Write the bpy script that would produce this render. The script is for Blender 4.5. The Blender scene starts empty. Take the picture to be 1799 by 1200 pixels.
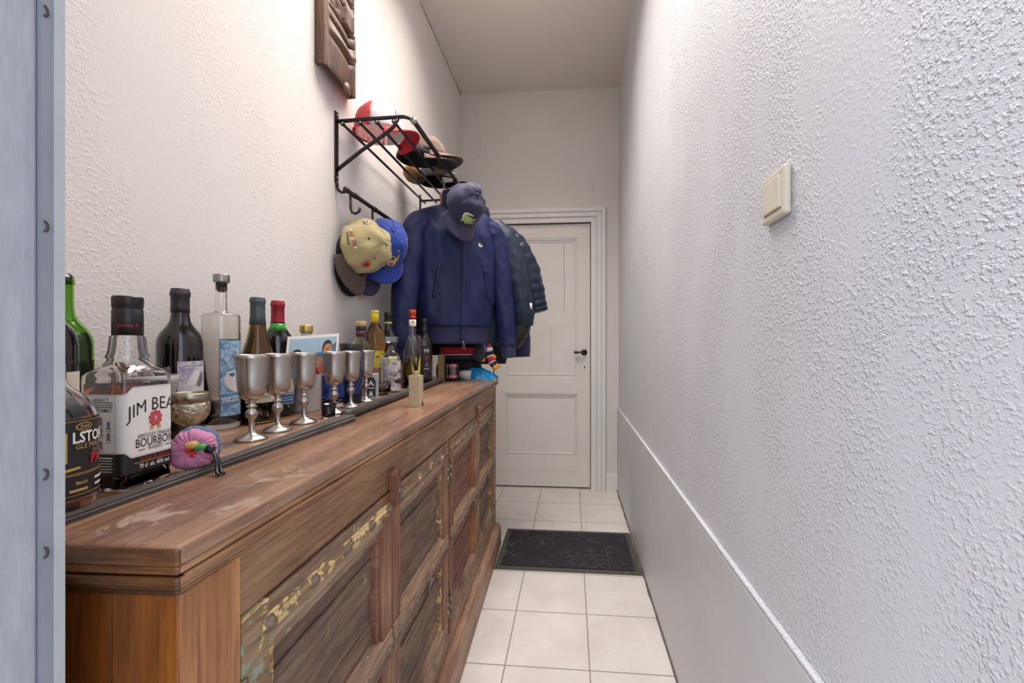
import bpy, bmesh, math, random
from math import sin, cos, pi, radians as R
from mathutils import Vector, Matrix, noise, geometry as mgeo
random.seed(4)
sc = bpy.context.scene
COL = sc.collection

# ------------------------------------------------------------------ camera, light, exposure
cam = bpy.data.cameras.new('camera')
cam.sensor_width = 36.0
cam.lens = 720 / 1799 * 36.0
cam.shift_x = -44.5 / 1799
cam.shift_y = 4.0 / 1799
cam.clip_start = 0.02
co = bpy.data.objects.new('camera', cam)
co.location = (0, 0, 1.145)
co.rotation_euler = (R(90), 0, R(4.7))
COL.objects.link(co)
sc.camera = co

w = bpy.data.worlds.new('sky'); sc.world = w; w.use_nodes = True
bg = w.node_tree.nodes['Background']
bg.inputs['Color'].default_value = (0.85, 0.90, 1.0, 1)
bg.inputs['Strength'].default_value = 1.6

def area(name, loc, rot, sx, sy, power, col, portal=False, spread=180):
    l = bpy.data.lights.new(name, 'AREA')
    l.shape = 'RECTANGLE'; l.size = sx; l.size_y = sy
    l.energy = power; l.color = col; l.spread = R(spread)
    if portal: l.cycles.is_portal = True
    o = bpy.data.objects.new(name, l); o.location = loc; o.rotation_euler = rot
    COL.objects.link(o)
    return o
area('doorway_daylight_portal', (-0.03, 0.20, 1.25), (R(90), 0, 0), 0.82, 2.5, 1, (1, 1, 1), portal=True)
pl = bpy.data.lights.new('unseen_fill_point', 'POINT'); pl.energy = 2.2; pl.color = (1.0, 0.94, 0.88); pl.shadow_soft_size = .28  # unseen point fill, added to lift the ceiling and upper walls
plo = bpy.data.objects.new('unseen_fill_point', pl); plo.location = (-.25, 1.80, 2.76); COL.objects.link(plo)
area('unseen_fill_area', (-.26, 1.62, 3.12), (0, 0, 0), .8, 1.3, 20, (1.0, .935, .88), spread=112)  # added fill above the view, brightens the far end of the corridor
vs = sc.view_settings
sc.display_settings.display_device = 'sRGB'
vs.view_transform = 'Standard'; vs.look = 'None'; vs.gamma = 1; vs.use_curve_mapping = False
vs.exposure = 0.56
sc.cycles.caustics_reflective = False
sc.cycles.caustics_refractive = False
sc.cycles.max_bounces = 14
sc.cycles.transmission_bounces = 14

# ------------------------------------------------------------------ materials
def lin(c):
    if isinstance(c, str):
        c = tuple(int(c[i:i+2], 16) / 255 for i in (0, 2, 4))
    return tuple(x / 12.92 if x <= .04045 else ((x + .055) / 1.055) ** 2.4 for x in c) + (1,)

class NT:
    def __init__(s, name):
        s.m = bpy.data.materials.new(name); s.m.use_nodes = True
        s.t = s.m.node_tree; s.b = s.t.nodes['Principled BSDF']
    def n(s, typ, **kw):
        nd = s.t.nodes.new(typ)
        for k, v in kw.items():
            if k.startswith('i_'): nd.inputs[k[2:].replace('_', ' ')].default_value = v
            else: setattr(nd, k, v)
        return nd
    def l(s, a, b): s.t.links.new(a, b)
    def math(s, op, a, b=None):
        nd = s.n('ShaderNodeMath', operation=op)
        for i, q in enumerate((a, b)):
            if q is None: continue
            if isinstance(q, (int, float)): nd.inputs[i].default_value = q
            else: s.l(q, nd.inputs[i])
        return nd.outputs[0]
    def coords(s, scale=(1, 1, 1), rot=(0, 0, 0)):
        tc = s.n('ShaderNodeTexCoord'); mp = s.n('ShaderNodeMapping')
        mp.inputs['Scale'].default_value = scale; mp.inputs['Rotation'].default_value = rot
        s.l(tc.outputs['Object'], mp.inputs['Vector'])
        return mp.outputs['Vector']
    def noise(s, vec, scale, detail=3, rough=.55, dist=0):
        nd = s.n('ShaderNodeTexNoise'); nd.inputs['Scale'].default_value = scale
        nd.inputs['Detail'].default_value = detail; nd.inputs['Roughness'].default_value = rough
        nd.inputs['Distortion'].default_value = dist
        s.l(vec, nd.inputs['Vector'])
        return nd.outputs['Fac']
    def ramp(s, fac, stops):
        nd = s.n('ShaderNodeValToRGB'); e = nd.color_ramp.elements
        while len(e) < len(stops): e.new(.5)
        for i, (p, c) in enumerate(stops):
            e[i].position = p
            e[i].color = (c, c, c, 1) if isinstance(c, (int, float)) else lin(c)
        s.l(fac, nd.inputs[0])
        return nd.outputs[0]
    def mix(s, fac, a, b, blend='MIX'):
        nd = s.n('ShaderNodeMix', data_type='RGBA', blend_type=blend)
        for q, k in ((fac, 0), (a, 6), (b, 7)):
            if isinstance(q, (int, float)): nd.inputs[k].default_value = q
            elif isinstance(q, (str, tuple)): nd.inputs[k].default_value = lin(q)
            else: s.l(q, nd.inputs[k])
        return nd.outputs[2]
    def bump(s, h, strength=.5, dist=.002):
        nd = s.n('ShaderNodeBump'); nd.inputs['Strength'].default_value = strength
        nd.inputs['Distance'].default_value = dist
        s.l(h, nd.inputs['Height']); s.l(nd.outputs['Normal'], s.b.inputs['Normal'])
    def set(s, **kw):
        for k, v in kw.items():
            k = k.replace('_', ' ')
            if isinstance(v, str): v = lin(v)
            if hasattr(v, 'is_output'): s.l(v, s.b.inputs[k])
            else: s.b.inputs[k].default_value = v
        return s.m

def plain(name, c, rough=.5, metal=0, vary=.08, vs_=30, bump=0, bs=300, **kw):
    t = NT(name); v = t.coords()
    f = t.noise(v, vs_, 3)
    d = t.mix(1.0, c, t.ramp(f, [(.3, 1 - vary), (.7, 1.0)]), 'MULTIPLY')
    t.set(Base_Color=d, Roughness=rough, Metallic=metal, **kw)
    if bump: t.bump(t.noise(v, bs, 2), bump, .001)
    return t.m

def fabric(name, c, rough=.75, vary=.12, weave=900, b=.25, sheen=.15, wrinkle=0):
    t = NT(name); v = t.coords()
    f = t.noise(v, 14, 4)
    d = t.mix(1.0, c, t.ramp(f, [(.3, 1 - vary), (.7, 1.0)]), 'MULTIPLY')
    t.set(Base_Color=d, Roughness=rough, Sheen_Weight=sheen)
    if wrinkle:
        w1 = t.noise(t.coords((1, 1, .5), (.3, .4, 0)), 8, 2, .5, .5); w2 = t.noise(t.coords((1, 1, .6), (-.5, .3, 0)), 26, 2, .5, .5)
        t.bump(t.math('ADD', w1, t.math('MULTIPLY', w2, .12)), wrinkle * .75, .03)
        t.set(Specular_IOR_Level=.28)
    else: t.bump(t.noise(v, weave, 2), b, .0006)
    return t.m

def glass(name, c=(1, 1, 1), rough=.02, ior=1.45):
    t = NT(name)
    t.set(Base_Color=tuple(c) + (1,), Roughness=rough, IOR=ior, Transmission_Weight=1.0)
    return t.m

def wood(name, dark, mid, light, axis='y', rough=.5, fine=1.0, worn=None, wornamt=.5, wscale=14, paint2=None, coat=0):
    t = NT(name)
    k = {'x': (.10, 1, 1), 'y': (1, .10, 1), 'z': (1, 1, .10)}[axis]
    v = t.coords(k); v0 = t.coords()
    big = t.noise(v, 9 * fine, 4, .6, .6)
    fn = t.noise(v, 85 * fine, 4, .65, .3)
    blot = t.noise(v0, 4.5, 3)
    s = t.math('ADD', t.math('MULTIPLY', big, .50), t.math('MULTIPLY', fn, .35))
    s = t.math('ADD', s, t.math('MULTIPLY', blot, .25))
    c = t.ramp(s, [(.40, dark), (.54, mid), (.68, light)])
    k2 = {'x': (.03, 1, 1), 'y': (1, .03, 1), 'z': (1, 1, .03)}[axis]
    sp = t.noise(t.coords(k2), 210 * fine, 5, .7)
    c = t.mix(1.0, c, t.ramp(sp, [(.34, .55), (.48, 1.0), (.60, 1.0), (.70, 1.2)]), 'MULTIPLY')
    sc2 = t.noise(v0, 70, 6, .8)
    c = t.mix(t.math('MULTIPLY', t.ramp(sc2, [(.60, 0.0), (.68, 1.0)]), .35), c, light)
    if worn:
        wn = t.noise(v0, wscale, 6, .7, .4)
        wf = t.ramp(wn, [(wornamt, 0.0), (wornamt + .04, 1.0)])
        c = t.mix(wf, c, worn)
        if paint2:
            w2 = t.noise(t.coords((1, 1, 1.3)), wscale * .7, 5, .7, .5)
            c = t.mix(t.ramp(w2, [(wornamt + .03, 0.0), (wornamt + .06, 1.0)]), c, paint2)
    t.set(Base_Color=c, Roughness=t.ramp(fn, [(.3, rough + .12), (.7, max(rough - .08, .05))]), Coat_Weight=coat, Coat_Roughness=.25)
    t.bump(t.math('ADD', fn, t.math('MULTIPLY', big, .6)), .45, .0016)
    return t.m

M = {}
# wall plaster
def plaster(name, c, c2, grain, strength, dist, rough=.55, smooth=True, stretch=(1, 1, 1)):
    t = NT(name); v = t.coords(stretch); v0 = t.coords()
    g1 = t.noise(v, grain, 2, .5, 0)
    h = t.ramp(g1, [(.48, 0.0), (.74, 1.0)])
    h2 = t.noise(v, grain * 2.7, 2)
    hh = t.math('ADD', h, t.math('MULTIPLY', h2, .35))
    if smooth:
        lg = t.noise(t.coords((1, 2.2, .7)), 2.6, 2)
        hh = t.math('MULTIPLY', hh, t.ramp(lg, [(.40, .22), (.56, 1.0)]))
    cc = t.mix(t.noise(v0, 3.5, 4), c, c2)
    t.set(Base_Color=cc, Roughness=rough)
    t.bump(hh, strength, dist)
    return t.m
M['wallL'] = plaster('white_textured_plaster', 'E6DFDA', 'DED7D2', 150, .35, .0022, .6)
M['wallR'] = plaster('white_roughcast_plaster', 'D6D6DB', 'CDCDD4', 185, .7, .0036, .42)
M['wallB'] = plaster('white_smooth_plaster', 'DFD9D3', 'D6CFC9', 30, .12, .002, .6, False)
M['ceil'] = plaster('ceiling_plaster', 'DFD8D0', 'D8D0C6', 20, .08, .002, .7, False)
M['dado'] = plaster('grey_white_dado_render', 'D3D2D4', 'C2C2C6', 28, .18, .003, .5, False, (1, 1, .35))
M['door'] = plain('white_door_paint', 'E0DAD3', .42, vary=.06, vs_=7)
M['trim'] = plain('white_trim_paint', 'E4E0DC', .4, vary=.07, vs_=9)
def jambmat():
    t = NT('blue_grey_jamb_paint'); v = t.coords((6, 6, 1))
    f = t.noise(v, 22, 5, .7)
    t.set(Base_Color=t.ramp(f, [(.3, '9A9CA4'), (.55, 'A6A8B0'), (.75, 'B2B4BA')]), Roughness=.5)
    t.bump(f, .4, .0012)
    return t.m
M['jamb'] = jambmat()
M['seal'] = plain('grey_green_seal', 'B0B5B5', .5)
M['jamb2'] = plain('shaded_jamb_rebate_paint', '8C9099', .55, vary=.15)  # darker jamb grey, the shade in the recess is put into the colour
M['crack'] = plain('dark_crack', '4A443E', .9)
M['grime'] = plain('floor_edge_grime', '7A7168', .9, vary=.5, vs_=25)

def tiles():
    t = NT('beige_floor_tiles')
    tc = t.n('ShaderNodeTexCoord'); sp = t.n('ShaderNodeSeparateXYZ'); t.l(tc.outputs['Object'], sp.inputs[0])
    def line(o, off):
        f = t.math('FRACT', t.math('DIVIDE', t.math('ADD', o, -off + 30.0), .30))
        return t.math('MINIMUM', f, t.math('SUBTRACT', 1.0, f))
    d = t.math('MINIMUM', line(sp.outputs[0], .0655), line(sp.outputs[1], 1.4455))
    g = t.ramp(d, [(.0055, 0.0), (.0085, 1.0)])
    v = t.coords(); n1 = t.noise(v, 5, 5, .6); n2 = t.noise(v, 40, 4)
    tile = t.mix(t.ramp(n1, [(.35, 0.0), (.7, 1.0)]), 'DAD4CF', 'CBC4BE')
    tile = t.mix(t.math('MULTIPLY', t.ramp(n2, [(.62, 0.0), (.8, 1.0)]), .35), tile, 'A89C92')
    gr = t.mix(n1, '6E6864', '8A8580')
    t.set(Base_Color=t.mix(g, gr, tile), Roughness=t.ramp(g, [(0, .85), (1, .38)]))
    t.bump(g, .5, .0012)
    return t.m
M['tiles'] = tiles()
M['ground'] = plain('pavement_grey', '9A9A98', .9)

# woods
M['top'] = wood('reddish_worn_table_top', '664A3C', '8C6852', 'AA8870', 'y', .26, 1.0, 'A08878', .60, 12)
M['cornice'] = wood('red_brown_cornice_wood', '5C3E2C', '8C6244', 'B68C64', 'y', .42, 1.0, 'C79A66', .66, 18)
M['endgrain'] = wood('dark_orange_end_wood', '45220C', '824818', 'AA6822', 'z', .3, .9, coat=.25)
M['endcornice'] = wood('dark_glossy_end_moulding', '28150A', '523016', '80522A', 'x', .3, 1.0, 'C9A573', .68, 22, coat=.25)
M['post'] = wood('orange_brown_post_wood', '7A4A2C', 'A06C42', 'C08A58', 'z', .45)
M['rail'] = wood('brown_front_rail_wood', '644632', '8C684A', 'AC8866', 'y', .5)
M['doorframe_w'] = wood('weathered_door_wood', '584434', '886C55', 'AC9277', 'y', .6, 1.2, 'BCA67C', .63, 26)
M['doorstile'] = wood('weathered_stile_wood', '55362A', '83573F', 'A37E5C', 'z', .55, 1.2, 'AE9A6C', .66, 22)
M['doorpaint'] = wood('peeling_cream_painted_wood', '5A4330', '7F6448', '9A8059', 'y', .6, 1.2, 'CFB175', .52, 24)
M['railpaint'] = wood('peeling_cream_painted_rail', '5A4330', '7F6448', '9A8059', 'y', .6, 1.2, 'D6BA82', .49, 30)
M['railpaint2'] = wood('mostly_bare_cream_painted_rail', '54402F', '7A6048', '967C5C', 'y', .6, 1.2, 'C8AC76', .56, 26)
M['doorgreen'] = wood('peeling_green_painted_wood', '5A4330', '7F6448', '9A8059', 'y', .6, 1.2, '8C9A88', .56, 18, 'D2BE8C')
M['panel'] = wood('dark_plank_wood', '40302A', '6E5648', '927862', 'y', .65, 1.3, '93805A', .62, 24, '4A4A44')
M['panelred'] = wood('red_plank_wood', '523026', '7A5040', '98705C', 'y', .6, 1.2, '8A7656', .66, 24)
M['orange'] = wood('orange_fresh_wood', '7E4A2A', '9E6238', 'B67C50', 'z', .5)
M['plinth'] = wood('brown_plinth_wood', '604232', '8A6650', 'AC8C74', 'y', .5, 1.0, 'A59078', .62, 18)
M['slat'] = wood('dark_grey_slat_wood', '2C2825', '4A4541', '6B6560', 'y', .6, 1.4)
M['slat2'] = wood('black_grey_rolled_slat', '1F1D1C', '3E3A37', '5E5853', 'y', .55, 1.4)
M['maskwood'] = wood('brown_carved_wood', '3E2A1E', '604430', '7E5E46', 'z', .5, 1.2, '8A7A68', .60, 9)
M['maskdark'] = wood('dark_carved_wood', '20140D', '38251A', '4A3426', 'z', .6)
M['iron'] = plain('rusty_iron', '7C6858', .5, .25, .5, 80)
M['hinge'] = plain('worn_brass_hinge', 'B0A184', .45, .7, .4, 200)
M['black'] = plain('black_metal', '35312F', .4, .6, .15)
M['blackplastic'] = plain('black_plastic', '17171A', .35)
M['steel'] = plain('brushed_steel', '9A9896', .35, 1)
M['pewter'] = plain('pewter', 'BDB8B0', .30, 1, .10, 60, .06, 200)
M['silver'] = plain('tarnished_silver', 'B4AC98', .32, 1, .3, 80)
def engraved():
    t = NT('embossed_tarnished_silver'); v = t.coords()
    vo = t.n('ShaderNodeTexVoronoi'); vo.inputs['Scale'].default_value = 130; t.l(v, vo.inputs['Vector'])
    n = t.noise(v, 110, 3, .6, 1.5)
    h = t.math('ADD', vo.outputs['Distance'], n)
    t.set(Base_Color=t.ramp(h, [(.5, '6E675A'), (.95, 'C6BEAA')]), Metallic=1.0, Roughness=.36)
    t.bump(h, .8, .0022)
    return t.m
M['engraved'] = engraved()
M['switch'] = plain('cream_switch_plastic', 'D8D0BC', .35, vary=.03)
M['paper'] = plain('white_paper', 'E6E1DC', .6, vary=.04)
M['cream'] = plain('cream_paper', 'DAD2BE', .6, vary=.06)
M['ink'] = plain('black_ink', '1A181A', .5)
M['greyink'] = plain('grey_ink', '77747A', .6)
M['red'] = plain('red_print', 'B8202A', .5)
M['gold'] = plain('gold_print', 'C9A85C', .4, .3)
M['yellow'] = plain('yellow_plastic', 'F0D22C', .4)
M['bluep'] = plain('blue_print', '2F6FB0', .5)
M['skyb'] = plain('pale_blue_print', '8FB2CC', .5, vary=.25, vs_=90)
M['skin'] = plain('skin_print', 'C08468', .6)
M['hairp'] = plain('dark_brown_print', '2C201C', .6)
M['seap'] = plain('sea_blue_print', '3E7FA4', .5)
M['glass'] = glass('clear_glass')
M['frost'] = glass('frosted_glass', (.96, .96, .94), .12)
M['greenglass'] = glass('green_glass', (.30, .62, .08), .02)
M['oliveglass'] = glass('olive_glass', (.50, .38, .14), .03)
M['amberglass'] = glass('amber_glass', (.85, .5, .14), .03)
M['darkglass'] = plain('dark_wine_glass', '100D0D', .06, vary=.1, Coat_Weight=.5, Coat_Roughness=.03)
M['winedark'] = plain('dark_wine', '140708', .1)
def tinted(name, c, ior=1.33):
    return glass(name, c, .0, ior)
M['whisky'] = tinted('amber_whisky', (.42, .12, .02))
M['brandy'] = tinted('golden_brandy', (.72, .36, .06))
M['yelliq'] = tinted('yellow_green_liqueur', (.85, .82, .18))
M['whiteliq'] = tinted('clear_liquor', (.97, .97, .95))
# fabrics
M['navy'] = fabric('navy_nylon', '1E244E', .55, .12, 1200, .15, .0, .8)
M['navyrib'] = fabric('navy_rib_knit', '26294E', .75, .1, 700, .4, .1)
M['navycap'] = fabric('navy_cotton', '2A2848', .8, .1)
M['navybrim'] = fabric('faded_navy_cotton', '35324F', .8, .1)
M['slateblue'] = fabric('slate_blue_nylon', '23303F', .45, .15, 1200, .1, .0, .8)
M['puffer'] = fabric('dark_navy_quilt', '1D2536', .42, .15, 1200, .1, .0, .5)
M['blackcloth'] = fabric('black_cloth', '0E0E12', .8, .2)
M['greycloth'] = fabric('charcoal_cloth', '2B2B2F', .8, .2)
M['khaki'] = fabric('khaki_cotton', 'B3A577', .85, .1)
M['browncap'] = fabric('brown_cotton', '54443E', .8, .1)
M['royal'] = fabric('royal_blue_cotton', '2342A0', .75, .1)
M['redcloth'] = fabric('red_cloth', 'C4122A', .7, .1)
M['whitecloth'] = fabric('white_foam_cloth', 'E4DFE2', .8, .04)
M['tancap'] = fabric('tan_brown_cotton', '705A4A', .85, .1)
M['ochre'] = fabric('ochre_wool', '9A7448', .95, .3, 300, .6)
M['pink'] = fabric('pink_scrunchie_cloth', 'C07A9C', .75, .2)
M['denim'] = fabric('faded_blue_cloth', '4A6486', .85, .2)
M['orangecloth'] = fabric('orange_yellow_cloth', 'D88A28', .7, .5)
M['greencloth'] = plain('green_bead', '3E9A4E', .4)
M['bag'] = plain('bright_blue_plastic_film', '1A93D2', .22, vary=.25, vs_=40)
M['bluecloth'] = fabric('mid_blue_cloth', '3F78B8', .7)
M['yelcloth'] = fabric('yellow_cloth', 'E0A810', .7)
M['patchg'] = plain('green_embroidery', '9CB860', .8)
M['patchw'] = plain('white_embroidery', 'E8E4DC', .8)
M['patchr'] = plain('red_embroidery', 'C83228', .8)
M['patchy'] = plain('yellow_embroidery', 'EFD04A', .8)
M['patchb'] = plain('blue_embroidery', '2A5AB0', .8)
M['patchk'] = plain('black_embroidery', '1C1A1C', .8)
M['cyan'] = plain('cyan_embroidery', '3AA8E8', .8)
def netting():
    t = NT('red_cap_netting'); v = t.coords()
    vo = t.n('ShaderNodeTexVoronoi', feature='DISTANCE_TO_EDGE'); vo.inputs['Scale'].default_value = 330
    vo.inputs['Randomness'].default_value = .15
    t.l(v, vo.inputs['Vector'])
    a = t.ramp(vo.outputs['Distance'], [(.09, 1.0), (.12, 0.0)])
    t.set(Base_Color='D4283A', Roughness=.6, Alpha=a)
    return t.m
M['net'] = netting()
def matpile():
    t = NT('black_doormat_pile'); v = t.coords()
    vo = t.n('ShaderNodeTexVoronoi', feature='DISTANCE_TO_EDGE'); vo.inputs['Scale'].default_value = 20
    wv = t.n('ShaderNodeVectorMath', operation='ADD'); nz = t.n('ShaderNodeTexNoise'); nz.inputs['Scale'].default_value = 9
    sc_ = t.n('ShaderNodeVectorMath', operation='SCALE'); sc_.inputs['Scale'].default_value = .05
    t.l(v, nz.inputs['Vector']); t.l(nz.outputs['Color'], sc_.inputs[0]); t.l(v, wv.inputs[0]); t.l(sc_.outputs[0], wv.inputs[1])
    t.l(wv.outputs[0], vo.inputs['Vector'])
    e = t.ramp(vo.outputs['Distance'], [(.02, 1.0), (.05, 0.0)])
    pat = t.math('MULTIPLY', e, t.ramp(t.noise(v, 7, 3), [(.45, .02), (.65, .6)]))
    sp = t.ramp(t.noise(v, 220, 2), [(.66, 0.0), (.76, .35)])
    f = t.math('MAXIMUM', pat, sp)
    t.set(Base_Color=t.mix(f, '1F1D25', '67646A'), Roughness=.9)
    t.bump(t.math('SUBTRACT', t.noise(v, 260, 2), t.math('MULTIPLY', e, .8)), .6, .003)
    return t.m
M['matpile'] = matpile()
M['matrim'] = plain('olive_grey_rubber', '4A473F', .7, vary=.2, bump=.3, bs=400)
def confetti():
    t = NT('painted_flower_glass'); v = t.coords()
    vo = t.n('ShaderNodeTexVoronoi'); vo.inputs['Scale'].default_value = 110; t.l(v, vo.inputs['Vector'])
    n = t.noise(v, 35, 3)
    c = t.mix(.55, vo.outputs['Color'], 'D8C8B4')
    a = t.ramp(n, [(.47, 0.0), (.55, .9)])
    t.set(Base_Color=c, Roughness=.35, Alpha=a)
    return t.m
M['confetti'] = confetti()
def artlabel():
    t = NT('blue_ink_wash'); v = t.coords()
    n = t.noise(v, 60, 6, .7, 1.2)
    t.set(Base_Color=t.ramp(n, [(.34, '365F88'), (.48, '7FA6C6'), (.62, 'B9D0E0')]), Roughness=.5)
    return t.m
M['artblue'] = artlabel()
def deeplabel():
    t = NT('deep_blue_jelly_print'); v = t.coords()
    n = t.noise(v, 55, 5, .6, 2)
    t.set(Base_Color=t.ramp(n, [(.35, '141E6E'), (.52, '2A4EB4'), (.66, '5E9ADC'), (.75, 'C8DCF0')]), Roughness=.4)
    return t.m
M['deeplabel'] = deeplabel()
def purplelabel():
    t = NT('lilac_sketch_print'); v = t.coords()
    n = t.noise(v, 45, 4, .6, 1)
    t.set(Base_Color=t.ramp(n, [(.48, 'D6D0D6'), (.60, 'A69CB8')]), Roughness=.55)
    return t.m
M['purplelabel'] = purplelabel()

# ------------------------------------------------------------------ mesh builder
_tc = {}
def text2d(s, size, bold=0, spacing=1.0):
    k = (s, round(size, 5), bold, spacing)
    if k in _tc: return _tc[k]
    cu = bpy.data.curves.new('t', 'FONT'); cu.body = s; cu.size = 1.0; cu.resolution_u = 2
    cu.align_x = 'CENTER'; cu.align_y = 'CENTER'; cu.offset = bold * .03; cu.space_character = spacing
    ob = bpy.data.objects.new('t', cu); COL.objects.link(ob)
    dg = bpy.context.evaluated_depsgraph_get(); dg.update()
    me = bpy.data.meshes.new_from_object(ob.evaluated_get(dg))
    vs = [(v.co.x * size, v.co.y * size) for v in me.vertices]; fs = [tuple(p.vertices) for p in me.polygons]
    bpy.data.objects.remove(ob); bpy.data.curves.remove(cu); bpy.data.meshes.remove(me)
    _tc[k] = (vs, fs)
    return vs, fs

class MB:
    def __init__(s): s.v = []; s.f = []; s.m = []; s.s = []; s.mats = []
    def mi(s, mat):
        mat = M[mat] if isinstance(mat, str) else mat
        if mat not in s.mats: s.mats.append(mat)
        return s.mats.index(mat)
    def add(s, vs, fs, mat, smooth=False, X=None):
        o = len(s.v); i = s.mi(mat)
        for q in vs:
            q = Vector(q)
            s.v.append(tuple(X @ q) if X is not None else tuple(q))
        for f in fs:
            s.f.append(tuple(a + o for a in f)); s.m.append(i); s.s.append(smooth)
        return s
    def box(s, x0, x1, y0, y1, z0, z1, mat, X=None):
        vs = [(x, y, z) for z in (z0, z1) for y in (y0, y1) for x in (x0, x1)]
        return s.add(vs, [(0, 2, 3, 1), (4, 5, 7, 6), (0, 1, 5, 4), (2, 6, 7, 3), (0, 4, 6, 2), (1, 3, 7, 5)], mat, False, X)
    def lathe(s, prof, mat, seg=32, X=None, smooth=True, wob=None):
        vs = []; fs = []
        for r, z in prof:
            for k in range(seg):
                a = 2 * pi * k / seg
                rr = r * (wob(a, z) if wob else 1)
                vs.append((rr * cos(a), rr * sin(a), z))
        for i in range(len(prof) - 1):
            for k in range(seg):
                k2 = (k + 1) % seg
                fs.append((i * seg + k, i * seg + k2, (i + 1) * seg + k2, (i + 1) * seg + k))
        if prof[0][0] > 1e-5: fs.append(tuple(reversed(range(seg))))
        if prof[-1][0] > 1e-5: fs.append(tuple((len(prof) - 1) * seg + k for k in range(seg)))
        return s.add(vs, fs, mat, smooth, X)
    def rings(s, rings, mat, capa=True, capb=True, smooth=True, X=None):
        n = len(rings[0]); vs = [p for r in rings for p in r]; fs = []
        for i in range(len(rings) - 1):
            for k in range(n):
                k2 = (k + 1) % n
                fs.append((i * n + k, i * n + k2, (i + 1) * n + k2, (i + 1) * n + k))
        if capa: fs.append(tuple(reversed(range(n))))
        if capb: fs.append(tuple((len(rings) - 1) * n + k for k in range(n)))
        return s.add(vs, fs, mat, smooth, X)
    def tube(s, pts, r, mat, seg=10, cap=True, X=None, flat=1.0, fn=None):
        pts = [Vector(p) for p in pts]; rg = []
        up = None
        for i, p in enumerate(pts):
            d = (pts[min(i + 1, len(pts) - 1)] - pts[max(i - 1, 0)]).normalized()
            if up is None:
                up = Vector((0, 0, 1)) if abs(d.z) < .9 else Vector((1, 0, 0))
            a = d.cross(up).normalized(); up = a.cross(d).normalized()
            rr = r[i] if isinstance(r, (list, tuple)) else r
            ring = []
            for k in range(seg):
                t = 2 * pi * k / seg
                q = rr * (fn(i, t, p) if fn else 1)
                ring.append(p + a * (q * cos(t)) + up * (q * flat * sin(t)))
            rg.append(ring)
        return s.rings(rg, mat, cap, cap, True, X)
    def prism(s, poly, d, mat, X=None):
        # polygon in local xy, thickness d along z
        n = len(poly); vs = [(x, y, 0) for x, y in poly] + [(x, y, d) for x, y in poly]
        fs = [tuple(reversed(range(n))), tuple(range(n, 2 * n))] + [(k, (k + 1) % n, n + (k + 1) % n, n + k) for k in range(n)]
        return s.add(vs, fs, mat, False, X)
    def flat(s, poly, fn, mat):
        # cut into narrow upright strips so the print follows a curved surface
        xs = [p[0] for p in poly]; w_ = max(xs) - min(xs); n = max(1, min(16, int(w_ / .003)))
        if n == 1: return s.add([fn(x, y) for x, y in poly], [tuple(range(len(poly)))], mat)
        def clip(P, c, sg):
            out = []
            for (a, b_), (c2, d) in zip(P, P[1:] + P[:1]):
                ia, ib = (a - c) * sg >= 0, (c2 - c) * sg >= 0
                if ia: out.append((a, b_))
                if ia != ib:
                    t = (c - a) / (c2 - a); out.append((c, b_ + t * (d - b_)))
            return out
        tris = mgeo.tessellate_polygon([[Vector((x, y, 0)) for x, y in poly]])
        for tr in tris:
            T = [poly[q] for q in tr]; lo = min(p[0] for p in T); hi = max(p[0] for p in T)
            for k in range(n):
                a, c = min(xs) + w_ * k / n, min(xs) + w_ * (k + 1) / n
                if hi <= a or lo >= c: continue
                P = clip(T, a, 1)
                if len(P) > 2: P = clip(P, c, -1)
                if len(P) > 2: s.add([fn(x, y) for x, y in P], [tuple(range(len(P)))], mat)
        return s
    def grid(s, fn, nu, nv, mat, smooth=True, u0=0, u1=1, v0=0, v1=1):
        vs = [fn(u0 + (u1 - u0) * i / nu, v0 + (v1 - v0) * j / nv) for j in range(nv + 1) for i in range(nu + 1)]
        fs = [(j * (nu + 1) + i, j * (nu + 1) + i + 1, (j + 1) * (nu + 1) + i + 1, (j + 1) * (nu + 1) + i) for j in range(nv) for i in range(nu)]
        return s.add(vs, fs, mat, smooth)
    def text(s, body, size, fn, mat, x=0, y=0, sx=1, bold=0, arch=0, rot=0, spacing=1.0):
        vs, fs = text2d(body, size, bold, spacing)
        out = []
        for a, b in vs:
            a *= sx
            b -= arch * a * a
            a, b = a * cos(rot) - b * sin(rot), a * sin(rot) + b * cos(rot)
            out.append(fn(x + a, y + b))
        return s.add(out, fs, mat)
    def ball(s, c, r, mat, seg=14, ring=8, sq=(1, 1, 1), fn=None):
        rg = []
        for j in range(1, ring):
            e = -pi / 2 + pi * j / ring
            rg.append([Vector(c) + Vector((r * sq[0] * cos(e) * cos(2 * pi * k / seg), r * sq[1] * cos(e) * sin(2 * pi * k / seg), r * sq[2] * sin(e))) * (fn(e, 2 * pi * k / seg) if fn else 1) for k in range(seg)])
        return s.rings(rg, mat)
    def build(s, name, parent=None, loc=None, bevel=0, solid=0, sub=0, rotz=0, bseg=2):
        me = bpy.data.meshes.new(name)
        me.from_pydata(s.v, [], s.f)
        for m in s.mats: me.materials.append(m)
        me.polygons.foreach_set('material_index', s.m)
        me.polygons.foreach_set('use_smooth', s.s)
        me.update()
        bm = bmesh.new(); bm.from_mesh(me)
        if not getattr(s, 'keep', False): bmesh.ops.recalc_face_normals(bm, faces=bm.faces)
        bm.to_mesh(me); bm.free()
        o = bpy.data.objects.new(name, me); COL.objects.link(o)
        if parent is not None: o.parent = parent
        if loc is not None: o.location = loc
        o.rotation_euler.z = rotz
        if solid:
            md = o.modifiers.new('solidify', 'SOLIDIFY'); md.thickness = solid; md.offset = -1
        if bevel:
            md = o.modifiers.new('bevel', 'BEVEL'); md.width = bevel; md.segments = bseg; md.limit_method = 'ANGLE'; md.angle_limit = R(40)
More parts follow.
